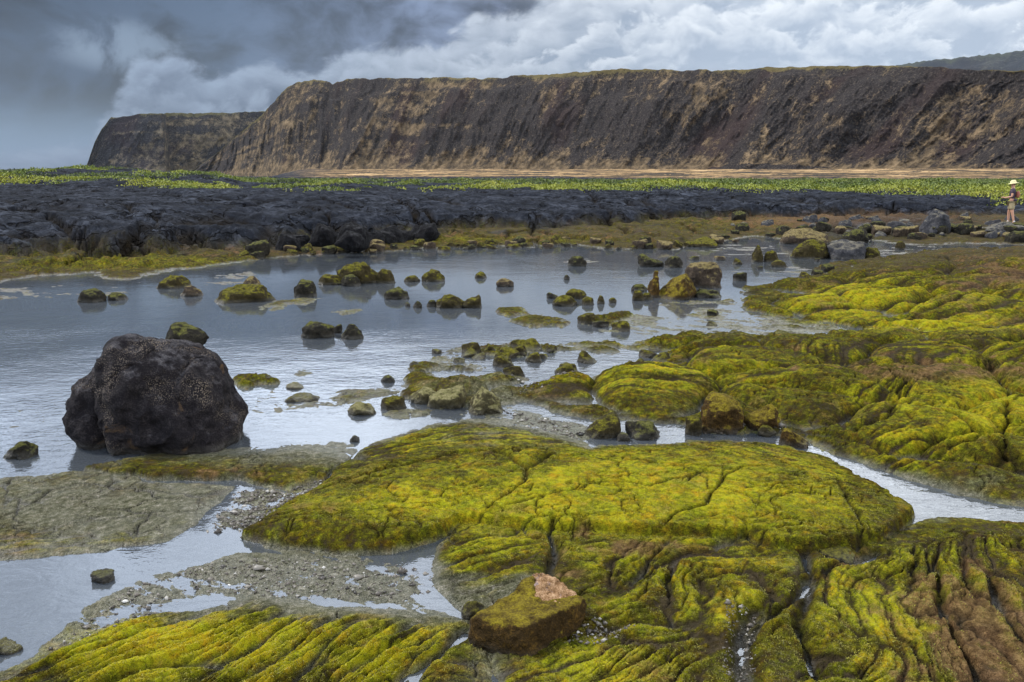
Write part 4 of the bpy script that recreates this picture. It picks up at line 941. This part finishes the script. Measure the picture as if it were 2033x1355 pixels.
def tufts():
    rg = np.random.default_rng(12)
    x, y = pick([([(480,1060),(700,930),(950,850),(1450,875),(1800,1020),(1750,1080),(860,1080)], .30), ([(870,1080),(1800,1060),(2100,1050),(2100,1400),(900,1400)], .42),
                 ([(-50,1400),(0,1330),(265,1220),(510,1185),(900,1230),(900,1400)], .18), ([(1050,760),(1600,680),(2080,670),(2080,990),(1600,880)], .10)], 210000, rg)
    i = np.clip(np.searchsorted(TV, y)-1, 0, len(TV)-2); u_ = x/(np.maximum(y, 0)+1.5); j = np.clip(np.searchsorted(TU, u_)-1, 0, len(TU)-2)
    ok = (TA['moss'][i, j]*.9+TA['crest'][i, j]*.5-TA['pale'][i, j]-TA['rust'][i, j]*.5-TA['crk'][i, j]*.8+rg.normal(0, .12, len(x)) > .62) & (TZ[i, j] > .02)
    x, y, i, j = x[ok], y[ok], i[ok], j[ok]; v = (y-TV[i])/(TV[i+1]-TV[i]); z = TZ[i, j]*(1-v)+TZ[i+1, j]*v; n = len(x)
    L = .0075*np.exp(rg.normal(0, .3, n)); th = rg.uniform(0, 6.28, n); ti = rg.uniform(.1, .9, n); w = L*.22
    ax = np.stack([np.cos(th)*np.cos(ti), np.sin(th)*np.cos(ti), np.sin(ti)], -1); sd = np.stack([-np.sin(th), np.cos(th), 0*th], -1); c0 = np.stack([x, y, z-.001], -1)
    V_ = np.stack([c0-sd*w[:, None], c0+sd*w[:, None], c0+ax*L[:, None]], 1)
    m, k, b, o = material('algae_strands'); k.put(b.inputs['Base Color'], k.ramp(k.attr('tone'), [(.1, (.04, .034, .006)), (.45, (.12, .108, .006)), (.75, (.25, .225, .008)), (1, (.42, .34, .02))])); b.inputs['Roughness'].default_value = .7
    tone = np.clip(.15+.42*TA['moss'][i, j]+.25*(TA['crest'][i, j]-.5)+rg.normal(0, .10, n)+.35*fbm(x*6, y*6, 3, 7), 0, 1)
    cloud_mesh('algae_tufts', V_.reshape(-1, 3), np.arange(n*3).reshape(-1, 3), np.repeat(tone, 3), m, 'short yellow green algae tufts growing over the foreground lava slabs', 'algae')
tufts()
# ------------------------------------------------------------------ the walker
def skin(name, V_, E, rad, mat, parent=None, sub=2):
    me = D.meshes.new(name); me.from_pydata(V_, E, []); o = obj(name, me, mat, parent)
    md = o.modifiers.new('skin', 'SKIN'); md.use_smooth_shade = True
    for i, r in enumerate(rad):
        sv = me.skin_vertices[0].data[i]; sv.radius = r if isinstance(r, tuple) else (r, r); sv.use_root = i == 0
    s = o.modifiers.new('sub', 'SUBSURF'); s.levels = s.render_levels = sub; return o
def person():
    x, y, z = spot(2003, 450); z = ground_z(x, y+.1)
    e = D.objects.new('person', None); C.objects.link(e); e.location = (x, y, z+.04); e.rotation_euler = (0, 0, R(58)); e.scale = (1.0, 1.0, 1.0)
    tag(e, 'person in a cream hat, dark vest and khaki shorts walking on the far right rubble', 'person')
    # facing +Y (away), walking; x = right
    J = [(0,0,.95),(0,.01,1.12),(0,.02,1.30),(0,.02,1.44),(0,.02,1.52),(0,.03,1.60),(0,.035,1.70),
         (-.10,0,.90),(-.16,-.06,.50),(-.19,-.16,.09),(-.19,-.04,.04),
         (.10,0,.90),(.15,.07,.50),(.17,.05,.09),(.17,.18,.04),
         (-.19,.01,1.42),(-.27,.02,1.15),(-.16,.26,1.10),(-.10,.32,1.12),
         (.19,.01,1.42),(.27,.02,1.15),(.15,.27,1.08),(.09,.33,1.10)]
    E = [(0,1),(1,2),(2,3),(3,4),(4,5),(5,6),(0,7),(7,8),(8,9),(9,10),(0,11),(11,12),(12,13),(13,14),(3,15),(15,16),(16,17),(17,18),(3,19),(19,20),(20,21),(21,22)]
    Rr = [(.15,.11),(.135,.10),(.16,.11),(.12,.09),.052,(.078,.095),(.065,.08),.088,.058,.038,.032,.088,.058,.038,.032,.052,.040,.030,.026,.052,.040,.030,.026]
    # fingers, each a short chain
    for sx, base in ((-1, 18), (1, 22)):
        hx, hy, hz = J[base]
        for q in range(5):
            a = len(J); J.append((hx+.018*(q-2)*.8, hy+.05, hz+.012*(2-abs(q-2)))); J.append((hx+.018*(q-2)*.9, hy+.085-(.02 if q in (0, 4) else 0), hz-.015)); E += [(base, a), (a, a+1)]; Rr += [.009, .008]
    skin_m = simple('tanned_skin', (.52, .27, .17), .55, .08); skin('body', J, E, Rr, skin_m, e, 1)
    skin('vest', [(0,0,.99),(0,.01,1.14),(0,.01,1.32),(0,.01,1.44),(-.19,.01,1.42),(-.235,.015,1.27),(.19,.01,1.42),(.235,.015,1.27)], [(0,1),(1,2),(2,3),(3,4),(4,5),(3,6),(6,7)], [(.165,.125),(.155,.12),(.18,.13),(.12,.10),.072,.062,.072,.062], simple('dark_vest_cloth', (.045, .03, .05), .85), e)
    skin('shorts', [(0,0,.97),(-.10,0,.88),(-.15,-.045,.58),(.10,0,.88),(.145,.055,.58)], [(0,1),(1,2),(0,3),(3,4)], [(.17,.13),.115,.10,.115,.10], simple('khaki_cloth', (.34, .27, .15), .9), e)
    bp = skin('backpack', [(0,-.16,1.08),(0,-.19,1.22),(0,-.16,1.40)], [(0,1),(1,2)], [(.12,.08),(.14,.10),(.11,.07)], simple('pack_cloth', (.30, .10, .06), .8), e)
    skin('waist_pack', [(-.17,-.07,1.01),(0,-.14,1.0),(.17,-.07,1.01)], [(0,1),(1,2)], [.05,.065,.05], simple('black_nylon', (.02, .015, .03), .7), e)
    for s, q in ((-1, (-.19,-.12)), (1, (.17,.10))):
        skin('shoe', [(q[0],q[1]-.09,.05),(q[0],q[1],.055),(q[0],q[1]+.14,.035)], [(0,1),(1,2)], [.045,.05,.04], simple('shoe_leather', (.03, .03, .06), .6), e)
        skin('sock', [(q[0]-.0,q[1]-.045,.09),(q[0]*.99,q[1]-.035,.17)], [(0,1)], [.05,.048], simple('white_sock', (.7, .7, .68), .9), e)
    bm = bmesh.new(); prof = [(.0,.135),(.06,.13),(.095,.10),(.105,.04),(.11,.015),(.19,-.005),(.195,-.012),(.11,-.0),(.1,-.005)]; rg_ = []
    for r, h_ in prof: rg_.append([bm.verts.new((r*math.cos(a*math.pi/12), r*1.08*math.sin(a*math.pi/12), h_)) for a in range(24)] if r else [bm.verts.new((0, 0, h_))])
    for a in range(24): bm.faces.new((rg_[0][0], rg_[1][a], rg_[1][(a+1) % 24]))
    for i in range(1, len(rg_)-1):
        for a in range(24): bm.faces.new((rg_[i][a], rg_[i+1][a], rg_[i+1][(a+1) % 24], rg_[i][(a+1) % 24]))
    me = D.meshes.new('hat'); bm.to_mesh(me); bm.free(); me.polygons.foreach_set('use_smooth', np.ones(len(me.polygons), bool))
    o = obj('hat', me, simple('cream_hat_cloth', (.75, .66, .36), .9), e); o.location = (0, .03, 1.70); o.rotation_euler = (R(-8), 0, 0)
    o = skin('hair', [(0,-.02,1.60),(0,.0,1.69)], [(0,1)], [(.08,.07),(.085,.08)], simple('light_brown_hair', (.16, .09, .05), .8), e)
person()
